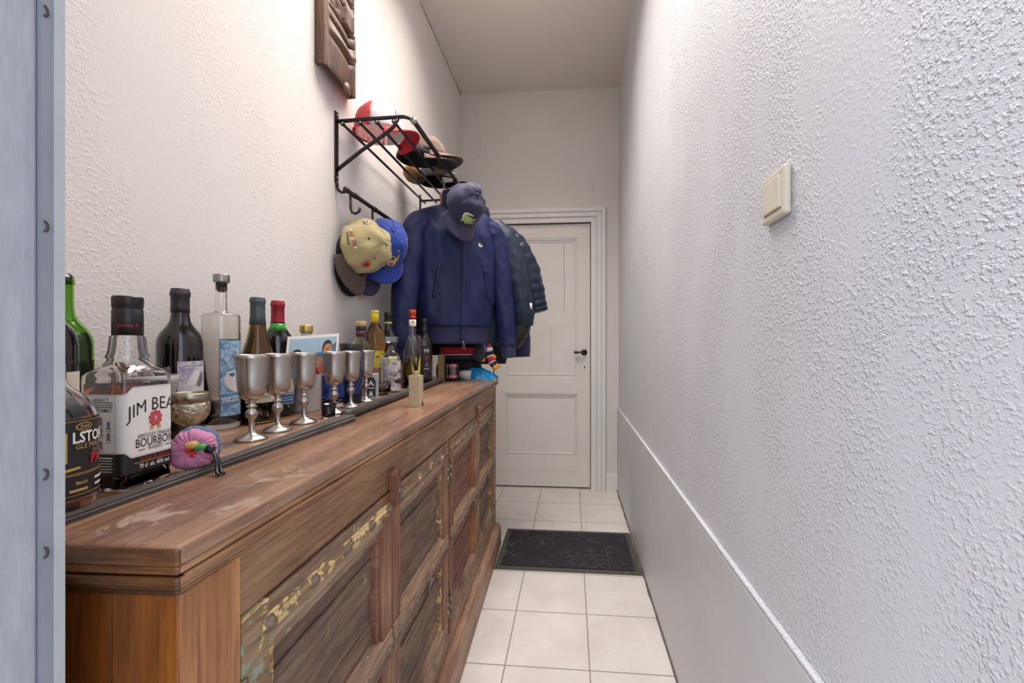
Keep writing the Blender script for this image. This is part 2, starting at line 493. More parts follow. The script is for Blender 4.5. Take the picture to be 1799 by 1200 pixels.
        if sub:
            md = o.modifiers.new('sub', 'SUBSURF'); md.levels = sub; md.render_levels = sub
        return o

def frame(b, x0, x1, z0, z1, wd, yf, yb, mat, bottom=True):
    # mitred rectangular moulding: outer rectangle x0..x1, z0..z1, width wd inward
    o = [(x0, z0), (x1, z0), (x1, z1), (x0, z1)]; i = [(x0 + wd, z0 + wd), (x1 - wd, z0 + wd), (x1 - wd, z1 - wd), (x0 + wd, z1 - wd)]
    if not bottom: i[0] = (x0 + wd, z0); i[1] = (x1 - wd, z0)
    for k in range(4):
        if k == 0 and not bottom: continue
        q = (k + 1) % 4
        P = [o[k], o[q], i[q], i[k]]
        b.prism(P, yb - yf, mat, Matrix(((1, 0, 0, 0), (0, 0, 1, yf), (0, 1, 0, 0), (0, 0, 0, 1))))
def tag(o, label, cat, group=None):
    o['label'] = label; o['category'] = cat
    if group: o['group'] = group
    return o
def thing(name, label, cat, loc=(0, 0, 0), rotz=0, group=None):
    o = bpy.data.objects.new(name, None); o.empty_display_size = .05
    o.location = loc; o.rotation_euler = (0, 0, rotz); COL.objects.link(o)
    return tag(o, label, cat, group)
def struct(name, mb, **kw):
    o = mb.build(name, **kw); o['kind'] = 'structure'
    return o
def clone(root, loc, rotz=0):
    r = root.copy(); COL.objects.link(r); r.location = loc; r.rotation_euler = (0, 0, rotz)
    for ch in list(root.children):
        c = ch.copy(); COL.objects.link(c); c.parent = r
        for g in ch.children:
            d = g.copy(); COL.objects.link(d); d.parent = c
    return r

# ------------------------------------------------------------------ the setting
XL, XR, YB, ZC = -.883, .371, 3.241, 3.15
b = MB(); b.box(XL - .12, XR + .12, .0, YB + .15, -.1, 0, 'tiles'); struct('floor', b)
b = MB(); b.box(-6, 6, -8, -.0, -.14, -.04, 'ground'); struct('ground', b)
b = MB(); b.box(XL - .12, XR + .12, .26, YB + .15, ZC, ZC + .12, 'ceil'); struct('ceiling', b)
b = MB(); b.box(XL - .12, XL, .26, YB + .15, 0, ZC, 'wallL'); struct('wall_left', b)
b = MB(); b.box(XR, XR + .12, .0, YB + .15, 0, ZC, 'wallR'); struct('wall_right', b)
DL, DR, DT = -.615, .150, 2.093
b = MB()
b.box(XL, DL - .02, YB, YB + .12, 0, ZC, 'wallB'); b.box(DR + .02, XR, YB, YB + .12, 0, ZC, 'wallB')
b.box(DL - .02, DR + .02, YB, YB + .12, DT + .02, ZC, 'wallB')
struct('wall_back', b)
b = MB()
b.box(XL - .12, -.475, .285, .335, 0, ZC, 'wallL'); b.box(-.475, XR, .20, .335, 2.5, ZC, 'wallL')
struct('wall_front', b)
# dado on the right wall
b = MB(); n = 40
b.box(XR - .012, XR, .0, YB, 0.0, .640, 'dado')
struct('trim_1', b, bevel=.004)
b = MB(); b.box(XR - .0132, XR, .0, YB, .642, .651, 'wallR'); struct('trim_2', b, bevel=.005)
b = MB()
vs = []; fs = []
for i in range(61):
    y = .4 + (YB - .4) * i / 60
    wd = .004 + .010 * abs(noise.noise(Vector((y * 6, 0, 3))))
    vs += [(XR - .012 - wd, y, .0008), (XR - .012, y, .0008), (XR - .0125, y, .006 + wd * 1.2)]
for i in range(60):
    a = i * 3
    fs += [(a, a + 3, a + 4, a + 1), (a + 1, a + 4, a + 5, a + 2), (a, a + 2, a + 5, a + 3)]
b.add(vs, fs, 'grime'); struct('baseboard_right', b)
# front door jamb, near the camera
b = MB(); b.box(-.95, -.405, .225, .280, -.04, 2.6, 'jamb'); jm = struct('trim_3', b, bevel=.002)
b = MB(); b.box(-.475, -.402, .280, .2875, -.04, 2.5, 'jamb2'); b.box(-.475, -.4015, .2875, .2945, -.04, 2.5, 'seal')
for z in (1.40, 1.235, 1.045, .985):
    b.tube([(-.4015, .2815 + .0022 * sin(t), z + .004 * cos(t)) for t in [q * pi / 5 for q in range(6)]], .0009, 'crack', 6)
struct('trim_4', b)

def crack(name, pts, wid, n, jit):
    b = MB(); P = []
    for i in range(len(pts) - 1):
        a, c = Vector(pts[i]), Vector(pts[i + 1])
        for k in range(n):
            p = a.lerp(c, k / n)
            q = Vector((noise.noise(p * 37), noise.noise(p * 37 + Vector((9, 0, 0))), noise.noise(p * 37 + Vector((0, 9, 0))))) * jit
            if abs(a.y - c.y) < 1e-6: q.y = 0
            P.append(p + q)
    P.append(Vector(pts[-1]))
    b.tube(P, [wid * (.35 + .9 * abs(noise.noise(p * 21))) for p in P], 'crack', 5)
    o = b.build(name); o['kind'] = 'structure'
crack('trim_5', [(XL + .001, 1.2, ZC - .001), (XL + .001, 2.2, ZC - .001), (XL + .001, 3.235, ZC - .004)], .0032, 40, .006)
crack('trim_6', [(-.86, YB, 3.10), (-.80, YB, 3.09), (-.765, YB, 2.98), (-.735, YB, 2.83), (-.72, YB, 2.71), (-.75, YB, 2.62)], .0012, 10, .006)
crack('trim_7', [(.13, YB, 2.52), (.17, YB, 2.40), (.185, YB, 2.24)], .0010, 10, .006)

b = MB(); b.box(XL, XR + .1, YB + .125, YB + .2, 0, ZC, 'wallB'); struct('light_block_behind_door', b)  # unseen slab added to stop light leaking through the door gap
# the white door at the end, with casing
b = MB()
cw = .117
for a, wd, d in ((.117, .028, .036), (.089, .007, .040), (.082, .030, .030), (.052, .007, .036), (.045, .040, .022)):
    frame(b, DL - a, DR + a, 0, DT + a, wd, YB - d, YB, 'trim', False)
struct('trim_8', b, bevel=.003)
b = MB(); b.box(DR + cw + .003, XR - .002, YB - .016, YB, 0, .125, 'trim'); struct('baseboard_back', b, bevel=.003)
door = bpy.data.objects.new('door_1', None); COL.objects.link(door); door['kind'] = 'structure'
b = MB(); y0 = YB + .012
PX0, PX1 = -.5300, .0560
zs = (.012, .245, .750, .875, 1.985, DT)
b.box(DL, PX0, y0, y0 + .04, zs[0], DT, 'door'); b.box(PX1, DR, y0, y0 + .04, zs[0], DT, 'door')
for a, c in ((0, 1), (2, 3), (4, 5)): b.box(PX0, PX1, y0, y0 + .04, zs[a], zs[c], 'door')
b.box(DL + .02, DR - .10, y0 - .002, y0, .136, .139, 'door')
struct('door_leaf', b, parent=door, bevel=.003)
for a, c in ((1, 2), (3, 4)):
    b = MB(); z0, z1 = zs[a], zs[c]
    b.box(PX0, PX1, y0 + .016, y0 + .03, z0, z1, 'door')
    for k, wd, dd in ((0, .014, .004), (.014, .006, .013), (.020, .010, .009)):
        frame(b, PX0 + k, PX1 - k, z0 + k, z1 - k, wd, y0 + dd, y0 + .02, 'door')
    if a == 3:
        b.tube([(-.055 + .004 * sin(q), y0 + .0155, 1.40 + .14 * q) for q in range(5)], .0012, 'crack', 5)
        b.tube([(-.16, y0 + .0155, .90 + .1 * q) for q in range(5)], .0007, 'crack', 5)
    struct('door_panel', b, parent=door, bevel=.002)
b = MB(); Xh = Matrix.Translation((.103, y0 - .001, 1.078)) @ Matrix.Rotation(R(90), 4, 'X')
b.lathe([(.025, 0), (.025, .003), (.021, .006), (.010, .008), (.009, .03), (0.0001, .032)], 'blackplastic', 24, Xh)
b.tube([(.103, y0 - .034, 1.078), (.085, y0 - .038, 1.079), (.062, y0 - .037, 1.078), (.048, y0 - .036, 1.077), (.030, y0 - .034, 1.078), (.024, y0 - .033, 1.078)], [.007, .007, .008, .012, .012, .006], 'blackplastic', 12, flat=.9)
struct('door_handle', b, parent=door)
b = MB(); b.box(.105, .110, y0 - .003, y0 + .001, .946, .962, 'blackplastic'); b.box(.1035, .1115, y0 - .003, y0 + .001, .957, .968, 'blackplastic')
struct('keyhole', b, parent=door)

# doormat
t = thing('doormat', 'black doormat with a grey scroll pattern lying on the beige tiles', 'doormat', (-.019, 2.281, 0))
b = MB(); W2, D2 = .371, .225
for x0, x1, ya, yb in ((-W2, W2, -D2, -D2 + .03), (-W2, W2, D2 - .03, D2), (-W2, -W2 + .03, -D2 + .03, D2 - .03), (W2 - .03, W2, -D2 + .03, D2 - .03)):
    b.box(x0, x1, ya, yb, 0, .006, 'matrim')
b.build('rubber_rim', t, bevel=.002)
b = MB(); b.box(-W2 + .03, W2 - .03, -D2 + .03, D2 - .03, 0, .009, 'matpile'); b.build('pile', t)

# light switch
t = thing('light_switch', 'cream rocker light switch on the white roughcast wall', 'light switch', (XR, .7635, 1.408))
b = MB(); b.box(-.013, .0, -.043, .043, -.043, .043, 'switch'); b.build('switch_plate', t, bevel=.006, bseg=4)
b = MB(); b.box(-.0165, -.011, -.030, .030, -.0285, .0285, 'switch'); b.build('rocker', t, bevel=.003, bseg=3)
b = MB(); b.box(-.0134, -.010, -.0305, .0305, .0285, .0296, 'blackplastic'); b.build('gap', t)
b = MB(); b.box(-.0134, -.010, -.0305, .0305, -.0296, -.0285, 'blackplastic'); b.build('gap', t)

# ------------------------------------------------------------------ sideboard
CR = R(1.42)
cab = thing('sideboard', 'long worn reclaimed-wood sideboard with studded doors along the left wall', 'sideboard', (-.3604, .3498, 0), CR)
CL, CD, CT = 1.95, .468, .958
b = MB(); b.box(-CD, 0, 0, CL, CT - .020, CT, 'top')
o = b.build('table_top', cab, bevel=.004, bseg=3)
b = MB()
for x, z0, z1 in ((-.004, CT - .030, CT - .0205), (-.002, CT - .040, CT - .031), (-.008, CT - .047, CT - .041), (-.012, CT - .054, CT - .048)):
    b.box(-CD + .002, x, -x, CL + x, z0, z1, 'cornice')
b.build('cornice', cab, bevel=.003, bseg=3)
b = MB()
for x, z0, z1 in ((-.004, CT - .030, CT - .0205), (-.002, CT - .040, CT - .031), (-.008, CT - .047, CT - .041), (-.012, CT - .054, CT - .048)):
    b.box(-CD + .003, x - .0003, -x - .0012, -x + .01, z0, z1, 'endcornice')
b.box(-CD + .003, -.0004, -.0014, .012, CT - .0195, CT - .0025, 'endcornice')
b.build('end_moulding', cab, bevel=.0025, bseg=3)
b = MB(); b.box(-CD + .01, -.085, .016, .034, .02, CT - .054, 'endgrain'); b.box(-CD + .01, -.045, .0155, .034, .8, CT - .054, 'endgrain'); b.build('end_panel', cab, bevel=.002)
b = MB(); b.box(-.085, -.014, .0145, .0345, .0, CT - .054, 'endgrain'); b.build('end_stile', cab, bevel=.003)
b = MB(); b.box(-CD + .01, -.042, .035, CL - .02, .02, CT - .054, 'panel'); b.build('carcass', cab)
b = MB(); b.box(-.042, -.013, .0152, .090, .0, CT - .054, 'post'); b.build('corner_post', cab, bevel=.003)
b = MB(); b.box(-.042, -.014, CL - .09, CL - .016, .0, CT - .054, 'rail'); b.build('corner_post', cab, bevel=.003)
b = MB(); b.box(-.042, -.017, .090, CL - .09, .830, CT - .054, 'rail'); b.box(-.042, -.019, .090, CL - .09, .12, .18, 'rail')
b.build('front_rail', cab, bevel=.002)
b = MB(); b.box(-.042, -.018, .952, .978, .18, .83, 'doorstile'); b.build('centre_post', cab, bevel=.003)
b = MB(); b.box(-.04, .012, .03, CL + .012, 0, .105, 'plinth'); b.prism([(0, 0), (.052, 0), (.04, .018), (.02, .025), (0, .028)], CL - .02, 'plinth', Matrix(((1, 0, 0, -.04), (0, 0, 1, .032), (0, 1, 0, .105), (0, 0, 0, 1))))
b.build('plinth', cab, bevel=.003)

def rough_rail(b, x0, x1, ya, yb, z0, z1, mat, rough=.0025, n=None):
    # a bar with hand-hewn edges: subdivided along y
    n = n or max(4, int((yb - ya) / .02)); vs = []; fs = []
    for i in range(n + 1):
        y = ya + (yb - ya) * i / n
        for (x, z) in ((x0, z0), (x1, z0), (x1 - .002, z0 + .3 * (z1 - z0)), (x1 + .002, .5 * (z0 + z1)), (x1 - .001, z0 + .75 * (z1 - z0)), (x1, z1), (x0, z1)):
            q = Vector((x * 20, y * 31, z * 20))
            vs.append((x + (rough * noise.noise(q) if x != x0 else 0), y, z + rough * .8 * noise.noise(q + Vector((7, 3, 1)))))
    k = 7
    for i in range(n):
        for j in range(k):
            j2 = (j + 1) % k
            fs.append((i * k + j, i * k + j2, (i + 1) * k + j2, (i + 1) * k + j))
    fs += [tuple(range(k)), tuple(n * k + j for j in range(k))]
    b.add(vs, fs, mat)

stud_mesh = None
def make_door(i, ya, yb, toprail, stile_l, stile_r, panelm, hinge_side):
    global stud_mesh
    wdt = yb - ya; z0, z1 = .185, .826
    d = MB()
    sw = .045
    d.box(-.040, -.014, 0, sw, z0, z1, stile_l); d.box(-.040, -.014, wdt - sw, wdt, z0, z1, stile_r)
    rough_rail(d, -.040, -.0145, .002, wdt - .002, z1 - .060, z1 - .002, 'doorframe_w')
    rough_rail(d, -.040, -.0115, .03, wdt - .004, z1 - .043, z1 - .019, toprail, .002)
    rough_rail(d, -.040, -.0095, .002, wdt - .002, .475, .530, 'doorframe_w')
    rough_rail(d, -.040, -.0125, .002, wdt - .002, z0 + .002, z0 + .062, 'doorframe_w')
    # second, stepped moulding inside the rails and sloped sills
    rough_rail(d, -.040, -.021, sw, wdt - sw, z1 - .078, z1 - .060, 'doorframe_w')
    S = lambda z: Matrix(((1, 0, 0, -.055), (0, 0, 1, sw), (0, 1, 0, z), (0, 0, 0, 1)))
    d.prism([(0, 0), (.042, 0), (0, .030)], wdt - 2 * sw, 'doorframe_w', S(.530)); d.prism([(0, 0), (.042, 0), (0, .030)], wdt - 2 * sw, 'doorframe_w', S(z0 + .062))
    root = d.build('door', cab, loc=(0, ya, 0), bevel=.0015)
    for za, zb in ((z0 + .05, .48), (.52, z1 - .05)):
        p = MB(); n = 4
        for k in range(n):
            q0 = za + (zb - za) * k / n; q1 = za + (zb - za) * (k + 1) / n
            rough_rail(p, -.0415, -.030 - .003 * (k % 2), sw - .004, wdt - sw + .004, q0 + .001, q1 - .001, panelm, .002)
        p.build('panel', root)
    # side liner strips
    for (ys, mat) in ((sw, 'doorpaint' if i == 0 else 'doorstile'), (wdt - sw - .016, 'doorpaint' if i in (1, 3) else ('orange' if i == 2 else 'panelred'))):
        for za, zb in ((z0 + .062, .475), (.53, z1 - .06)):
            p = MB(); p.box(-.040, -.020, ys, ys + .016, za, zb, mat); p.build('liner_strip', root, bevel=.002)
    # studs
    def stud(y, z, x):
        global stud_mesh
        if stud_mesh is None:
            s = MB(); s.lathe([(.0095, -.004), (.0105, 0), (.0095, .002), (.0078, .0026), (.0072, .006), (.004, .009), (.0001, .0102)], 'iron', 16, Matrix.Rotation(R(90), 4, 'Y'))
            o = s.build('stud', root); stud_mesh = o.data
        else:
            o = bpy.data.objects.new('stud', stud_mesh); COL.objects.link(o); o.parent = root
        o.location = (x, y, z)
    for f in (.10, .32, .54, .76, .94):
        stud(wdt * f, z1 - .030, -.0125)
    for f in (.07, .30, .72, .93): stud(wdt * f, .503, -.0095)
    for f in (.07, .36, .65, .93): stud(wdt * f, z0 + .032, -.0125)
    # ring pull
    yr = wdt * (.5 if i != 2 else .72)
    s = MB(); s.lathe([(.011, 0), (.012, .003), (.007, .006), (.006, .012), (.0001, .014)], 'iron', 16, Matrix.Translation((-.009, yr, .505)) @ Matrix.Rotation(R(90), 4, 'Y'))
    s.tube([(.002 + .004 * cos(q) , yr + .021 * sin(q), .487 + .021 * cos(q)) for q in [2 * pi * k / 24 for k in range(25)]], .0032, 'iron', 8)
    s.build('ring_handle', root)
    yh = wdt - .004 if hinge_side > 0 else .004
    for zz in (.725, .29):
        s = MB()
        s.box(-.0145, -.0125, yh - .010, yh + .002, zz - .035, zz + .035, 'hinge') if hinge_side > 0 else s.box(-.0145, -.0125, yh - .002, yh + .010, zz - .035, zz + .035, 'hinge')
        for k in range(5):
            s.lathe([(.0045, 0), (.0045, .012)], 'hinge' if k % 2 else 'iron', 10, Matrix.Translation((-.0125, yh + .003 * hinge_side, zz - .034 + .0138 * k)))
        s.build('hinge', root)
    return root
make_door(0, .092, .510, 'railpaint', 'doorgreen', 'doorstile', 'panel', -1)
make_door(1, .514, .950, 'railpaint2', 'doorstile', 'doorstile', 'panel', 1)
make_door(2, .980, 1.420, 'doorframe_w', 'doorstile', 'rail', 'panelred', -1)
make_door(3, 1.424, 1.858, 'doorframe_w', 'rail', 'doorstile', 'panel', 1)
for y in (.512, 1.422):
    b = MB()
    P = [(-.010, 0), (.010, 0), (.013, .012), (.009, .028), (.012, .050), (.015, .068), (.010, .078), (-.010, .078), (-.015, .068), (-.012, .050), (-.009, .028), (-.013, .012)]
    b.prism(P, .018, 'doorstile', Matrix(((0, 0, 1, -.017), (1, 0, 0, y), (0, 1, 0, .795), (0, 0, 0, 1))))
    b.lathe([(.006, 0), (.006, .003), (.003, .006), (.0001, .007)], 'iron', 12, Matrix.Translation((.0005, y, .825)) @ Matrix.Rotation(R(90), 4, 'Y'))
    b.build('turn_latch', cab, bevel=.003)

# slats on the table top
b = MB(); rough_rail(b, -.036, 0, 0, .600, .0005, .0135, 'slat', .0006)
b.v = [(x * (.42 + .45 * y / .6), y, z * (.55 + .6 * y / .6)) for x, y, z in b.v]
o = b.build('wooden_batten', loc=(-.519, .352, CT)); tag(o, 'flat dark grey wooden batten lying along the sideboard top in front of the goblets', 'wooden batten')
b = MB()
P = [Vector((0, 0, .012)).lerp(Vector((-.070, .962, .012)), k / 40) for k in range(41)]
b.tube(P, [.0118 + .0012 * noise.noise(p * 25) for p in P], 'slat2', 10)
o = b.build('wooden_rod', loc=(-.552, .962, CT)); tag(o, 'rounded blackish wooden rod lying behind the gold reed diffuser', 'wooden rod')

# ------------------------------------------------------------------ bottles
def shell(b, prof, mat, th=.003, seg=36, floor=.006):
    # hollow lathe: outside up, then inside down
    inner = [(max(r - th, .0004), max(z, floor)) for r, z in reversed(prof) if r > .0045]
    out = [(.0002, prof[0][1])] + list(prof) + inner + [(.0002, floor)]
    b.lathe(out, mat, seg)
def cyl(Rr, a0):
    # map (x along arc, y up) to the cylinder; angle measured from -Y toward +X
    return lambda x, y: (Rr * sin(a0 + x / Rr), -Rr * cos(a0 + x / Rr), y)
def wraplabel(b, Rr, a0, wd, z0, z1, mat, nu=20):
    f = cyl(Rr, a0)
    b.grid(lambda u, v: f(-wd / 2 + wd * u, z0 + (z1 - z0) * v), nu, 1, mat)
    return f
def lines(b, f, x0, x1, ys, mat='greyink', h=.0007):
    for y in ys: b.flat([(x0, y - h), (x1, y - h), (x1, y + h), (x0, y + h)], f, mat)
def face_to_cam(x, y):   # angle (from -Y toward +X) pointing from the thing to the photographer's side
    return math.atan2(-x, y)

CAPS = {k: plain(n_, c_, .4, m_, .1) for k, n_, c_, m_ in (('dg', 'dark_grey_foil', '3A383C', .2), ('gg', 'grey_green_foil', '505A5E', .2), ('rd', 'red_foil', '9A2030', .2), ('gd', 'gold_foil', 'C8AC60', .8), ('bk', 'black_foil', '1A1A1C', .1), ('or', 'orange_foil', 'D0502A', .1))}
CAPS['wd'] = wood('light_cork_wood', '9C7C50', 'C0A070', 'D8BE92', 'z', .6)

M.update(CAPS)
BORD = [(.033, 0), (.0365, .004), (.0372, .012), (.0374, .10), (.0374, .185), (.036, .198), (.031, .210), (.023, .221), (.0172, .232), (.0150, .245), (.0146, .262), (.0146, .283), (.0160, .2845), (.0160, .2925), (.0146, .294), (.0146, .298)]
BURG = [(.034, 0), (.037, .004), (.0375, .012), (.0375, .10), (.0372, .135), (.035, .152), (.030, .172), (.024, .193), (.0195, .213), (.0165, .232), (.0150, .25), (.0146, .27), (.0146, .283), (.0158, .2845), (.0158, .291), (.0146, .293), (.0146, .296)]
def cut(prof, z0, z1, off=0):
    def rat(z):
        for (r1, a), (r2, c) in zip(prof, prof[1:]):
            if a <= z <= c: return r1 + (r2 - r1) * (z - a) / max(c - a, 1e-6)
        return prof[-1][0]
    return [(rat(z0) + off, z0)] + [(r + off, z) for r, z in prof if z0 < z < z1] + [(rat(z1) + off, z1)]

def wine(name, label, loc, prof, glassmat, liq, liqz, cap, capz, sc_=1.0, group='wine bottles'):
    prof = [(r * sc_, z) for r, z in prof]
    t = thing(name, label, 'bottle', loc, 0, group)
    b = MB()
    if liq is None: b.lathe([(.0002, 0)] + prof, glassmat, 40)
    else: shell(b, prof, glassmat, .0028, 40)
    b.build('glass_body', t)
    if liq:
        b = MB(); q = [(max(r - .0031, .0005), max(z, .0065)) for r, z in cut(prof, 0, liqz)]
        b.lathe([(.0003, .0065)] + q + [(.0003, liqz)], liq, 36); b.build('wine', t)
    if cap:
        b = MB(); q = cut(prof, capz, prof[-1][1], .0007)
        b.lathe([(q[0][0] - .0004, capz)] + q + [(q[-1][0] - .001, prof[-1][1] + .0012), (.0002, prof[-1][1] + .0012)], cap, 36); b.build('capsule', t)
    return t
# green bottle by the jamb
t = wine('wine_bottle', 'green glass wine bottle without capsule, behind the others beside the door jamb', (-.826, .600, CT), BORD, 'greenglass', 'winedark', .205, None, 0)
b = MB(); b.lathe([(.0125, .285), (.0125, .3005), (.0002, .3005)], 'blackplastic', 20); b.build('stopper', t)
# bottle with cream label cut by the jamb
t = wine('wine_bottle', 'dark wine bottle with blank cream label, squeezed between the green bottle and the malt whisky', (-.728, .504, CT), BORD, 'darkglass', None, 0, 'bk', .235)
b = MB(); f = wraplabel(b, .0378, face_to_cam(-.728, .504), .12, .075, .148, 'cream'); b.build('label', t)

# malt whisky bottle, front left
x, y = -.571, .401
t = thing('whisky_bottle', 'round malt whisky bottle with black and gold label beside the door jamb', 'bottle', (x, y, CT), 0, 'whisky bottles')
WB = [(.036, 0), (.0395, .004), (.040, .010), (.040, .106), (.0388, .112), (.035, .120), (.028, .130), (.0190, .139), (.0155, .147), (.0145, .19)]
b = MB(); shell(b, WB, 'glass', .003, 44); b.build('glass_body', t)
b = MB(); q = [(max(r - .0033, .0005), max(z, .0065)) for r, z in cut(WB, 0, .116)]
b.lathe([(.0003, .0065)] + q + [(.0003, .116)], 'whisky', 40); b.build('whisky', t)
a0 = face_to_cam(x, y) + .75
b = MB(); f = wraplabel(b, .0404, a0, .16, .020, .1055, 'ink', 40); f = cyl(.0408, a0)
for zz in (.1035, .047, .0455, .024): b.flat([(-.078 + .156 * k / 20, zz - .0003) for k in range(21)] + [(.078 - .156 * k / 20, zz + .0003) for k in range(21)], f, 'gold')
ov = [(.0085 * cos(q), .0045 * sin(q) + .0970) for q in [2 * pi * k / 20 for k in range(20)]]
b.flat(ov, f, 'gold'); f2 = cyl(.0410, a0); b.flat([(u_ * .85, .0970 + (v_ - .0970) * .8) for u_, v_ in ov], f2, 'ink')
f3 = cyl(.0412, a0); b.text('Zele', .0055, f3, 'gold', 0, .0970, bold=.6, rot=.1)
b.text('LSTON', .0165, f3, 'paper', .0085, .0850, .78, .8)
b.text('GLE MALT', .0078, f3, 'gold', .006, .0755, .85, 0)
b.text('PEATED', .0060, f3, 'greyink', .017, .0690, .8, .5)
b.text('PX', .0150, f3, 'red', .0145, .0600, .9, 1.2)
b.flat([(-.020, .050), (-.004, .052), (-.005, .0545), (-.018, .0535)], f3, 'gold')
lines(b, f3, .012, .028, [.0375], 'paper', .0012); lines(b, f3, -.014, .003, [.029], 'gold', .0014); b.text('Batch', .0050, f3, 'gold', -.003, .0365, 1, .6)
lines(b, f3, .012, .027, [.0305], 'paper', .0012)
b.flat([(-.030, .060), (-.0155, .060), (-.0155, .092), (-.030, .092)], f3, 'gold')
b.build('label', t)
b = MB(); q = cut(WB, .120, .176)
b.grid(lambda u, v: tuple(Vector((((1 - v) * .0405 + v * .0405) , 0, 0)) * 0) if False else (lambda z, a: ((cut(WB, z, z)[0][0] + .0006) * sin(a), -(cut(WB, z, z)[0][0] + .0006) * cos(a), z))(.108 + .040 * v, a0 - .35 + (u - .5) * .36 + .28 * (1 - v)), 6, 14, 'ink')
b.build('neck_strap', t)
b = MB(); b.lathe([(.0158, .165), (.0158, .203), (.0145, .2055), (.0002, .2055)], 'blackplastic', 28); b.build('cap', t)

# square bourbon bottle
x, y = -.5925, .508
t = thing('whisky_bottle', 'square bourbon bottle with white label and black screw cap, front row', 'bottle', (-.5855, .497, CT), 0, 'whisky bottles')
t.scale = (.82, .84, 1)
def rsq(h, r, z, n=6, ins=0):
    h -= ins; r = max(r - ins, .001); P = []
    for cx, cy, a in ((h - r, -h + r, -pi / 2), (h - r, h - r, 0), (-h + r, h - r, pi / 2), (-h + r, -h + r, pi)):
        for k in range(n + 1):
            q = a + pi / 2 * k / n; P.append((cx + r * cos(q), cy + r * sin(q), z))
    return P
HB, RB = .0390, .0110
BP = [(HB - .004, RB, 0), (HB - .001, RB, .003), (HB, RB, .008), (HB, RB, .140), (HB - .0005, RB, .146), (HB - .003, RB + .002, .1505), (HB - .010, .020, .1560), (HB - .0145, .0235, .1635), (.0234, .0232, .167)]
NK = [(r_ * 1.2, z_) for r_, z_ in [(.0195, .167), (.0212, .170), (.0195, .174), (.0185, .180), (.0170, .196), (.0150, .199), (.0140, .204)]]
def circ(r, z, n=28):
    # same start angle as rsq
    return [(r * cos(-pi / 2 + 2 * pi * (k + .0) / n), r * sin(-pi / 2 + 2 * pi * k / n), z) for k in range(n)]
def scal(r, z):
    return [(x_ * (1 + .035 * abs(sin(7 * math.atan2(y_, x_)))), y_ * (1 + .035 * abs(sin(7 * math.atan2(y_, x_)))), z_) for x_, y_, z_ in circ(r, z)] if .169 < z < .198 else circ(r, z)
rg = [rsq(h, r, z) for h, r, z in BP] + [scal(r, z) for r, z in NK[1:]]
ri = [circ(r - .003, z) for r, z in reversed(NK)] + [rsq(h, r, max(z, .007), ins=.003) for h, r, z in reversed(BP[2:-1])]
b = MB(); b.rings(rg + ri, 'glass'); b.build('glass_body', t)
b = MB()
b.rings([rsq(HB, RB, .0076, ins=.0034)] + [rsq(HB, RB, z, ins=.0034) for z in (.04, .10, .136)], 'whisky'); b.build('whisky', t)
L1 = 2 * (HB - RB); LA = pi / 2 * RB
def bo(off):
    def f(s, z):
        h, r = HB + off, RB + off
        # s = 0 at the middle of the corner between the -y and +x faces; + runs along +x face
        half = LA / 2; e = h - r
        def side(q):
            if q <= half:
                a = -pi / 4 + (q / half) * pi / 4
                return (e + r * cos(a), -e + r * sin(a))
            q -= half
            if q <= L1: return (h, -e + q)
            q -= L1; a = min(q / (LA), 1) * pi / 2
            return (e + r * cos(a), e + r * sin(a))
        if s >= 0: X_, Y_ = side(s)
        else:
            X_, Y_ = side(-s); X_, Y_ = -Y_, -X_
        return (X_, Y_, z)
    return f
f0, f1, f2, f3 = bo(.0004), bo(.0008), bo(.0011), bo(.0014)
SE = LA / 2 + L1 + LA * .75
b = MB()
def lab(z0fn, z1fn, s0, s1, ff, mat, n=60):
    b.grid(lambda u, v: ff(s0 + (s1 - s0) * u, z0fn(s0 + (s1 - s0) * u) * (1 - v) + z1fn(s0 + (s1 - s0) * u) * v), n, 1, mat)
ss = lambda a, c, q: max(0, min(1, (q - a) / (c - a))) ** 2 * (3 - 2 * max(0, min(1, (q - a) / (c - a))))
topz = lambda s: .1235 + .0085 * ss(.000, .012, s)
botw = lambda s: .0495 - .0075 * ss(.000, .010, s)
lab(lambda s: .0225, botw, -SE + .012, SE, f0, 'ink')
lab(botw, topz, -SE + .012, SE, f0, 'paper')
lab(lambda s: topz(s) - .0016, lambda s: topz(s) - .0012, -SE + .014, SE, f1, 'greyink')
lab(lambda s: botw(s) + .0012, lambda s: botw(s) + .0016, -SE + .014, SE, f1, 'greyink')
b.flat([(-.010, .051), (-.0096, .051), (-.0096, .122), (-.010, .122)], f1, 'greyink')
b.text('JIM BEAM', .0240, f1, 'ink', .0480, .1070, .90, 0, arch=5.0)
seal = [((.0100 + .0008 * sin(9 * q)) * cos(q) + .0445, (.0100 + .0008 * sin(9 * q)) * sin(q) + .0885) for q in [2 * pi * k / 54 for k in range(54)]]
for sg in (-1, 1):
    b.flat([(.0445 + sg * .001, .083), (.0445 + sg * .007, .081), (.0445 + sg * .009, .0735), (.0445 + sg * .006, .0750), (.0445 + sg * .004, .0720)][::sg], f1, 'gold')
b.flat(seal, f2, 'red')
def ringp(cx, cy, r, wd, ff, mat, n=28):
    for k in range(n):
        a, c = 2 * pi * k / n, 2 * pi * (k + 1) / n
        b.flat([(cx + r * cos(a), cy + r * sin(a)), (cx + r * cos(c), cy + r * sin(c)), (cx + (r + wd) * cos(c), cy + (r + wd) * sin(c)), (cx + (r + wd) * cos(a), cy + (r + wd) * sin(a))], ff, mat)
ringp(.0445, .0885, .0042, .0004, f3, 'paper'); ringp(.0445, .0885, .0075, .0003, f3, 'paper')
b.text('B', .0062, f3, 'paper', .0445, .0885, 1, .8)
b.text('KENTUCKY STRAIGHT', .0073, f1, 'ink', .0445, .0675, .72, .3)
b.text('BOURBON', .0160, f1, 'ink', .0445, .0585, .78, .3)
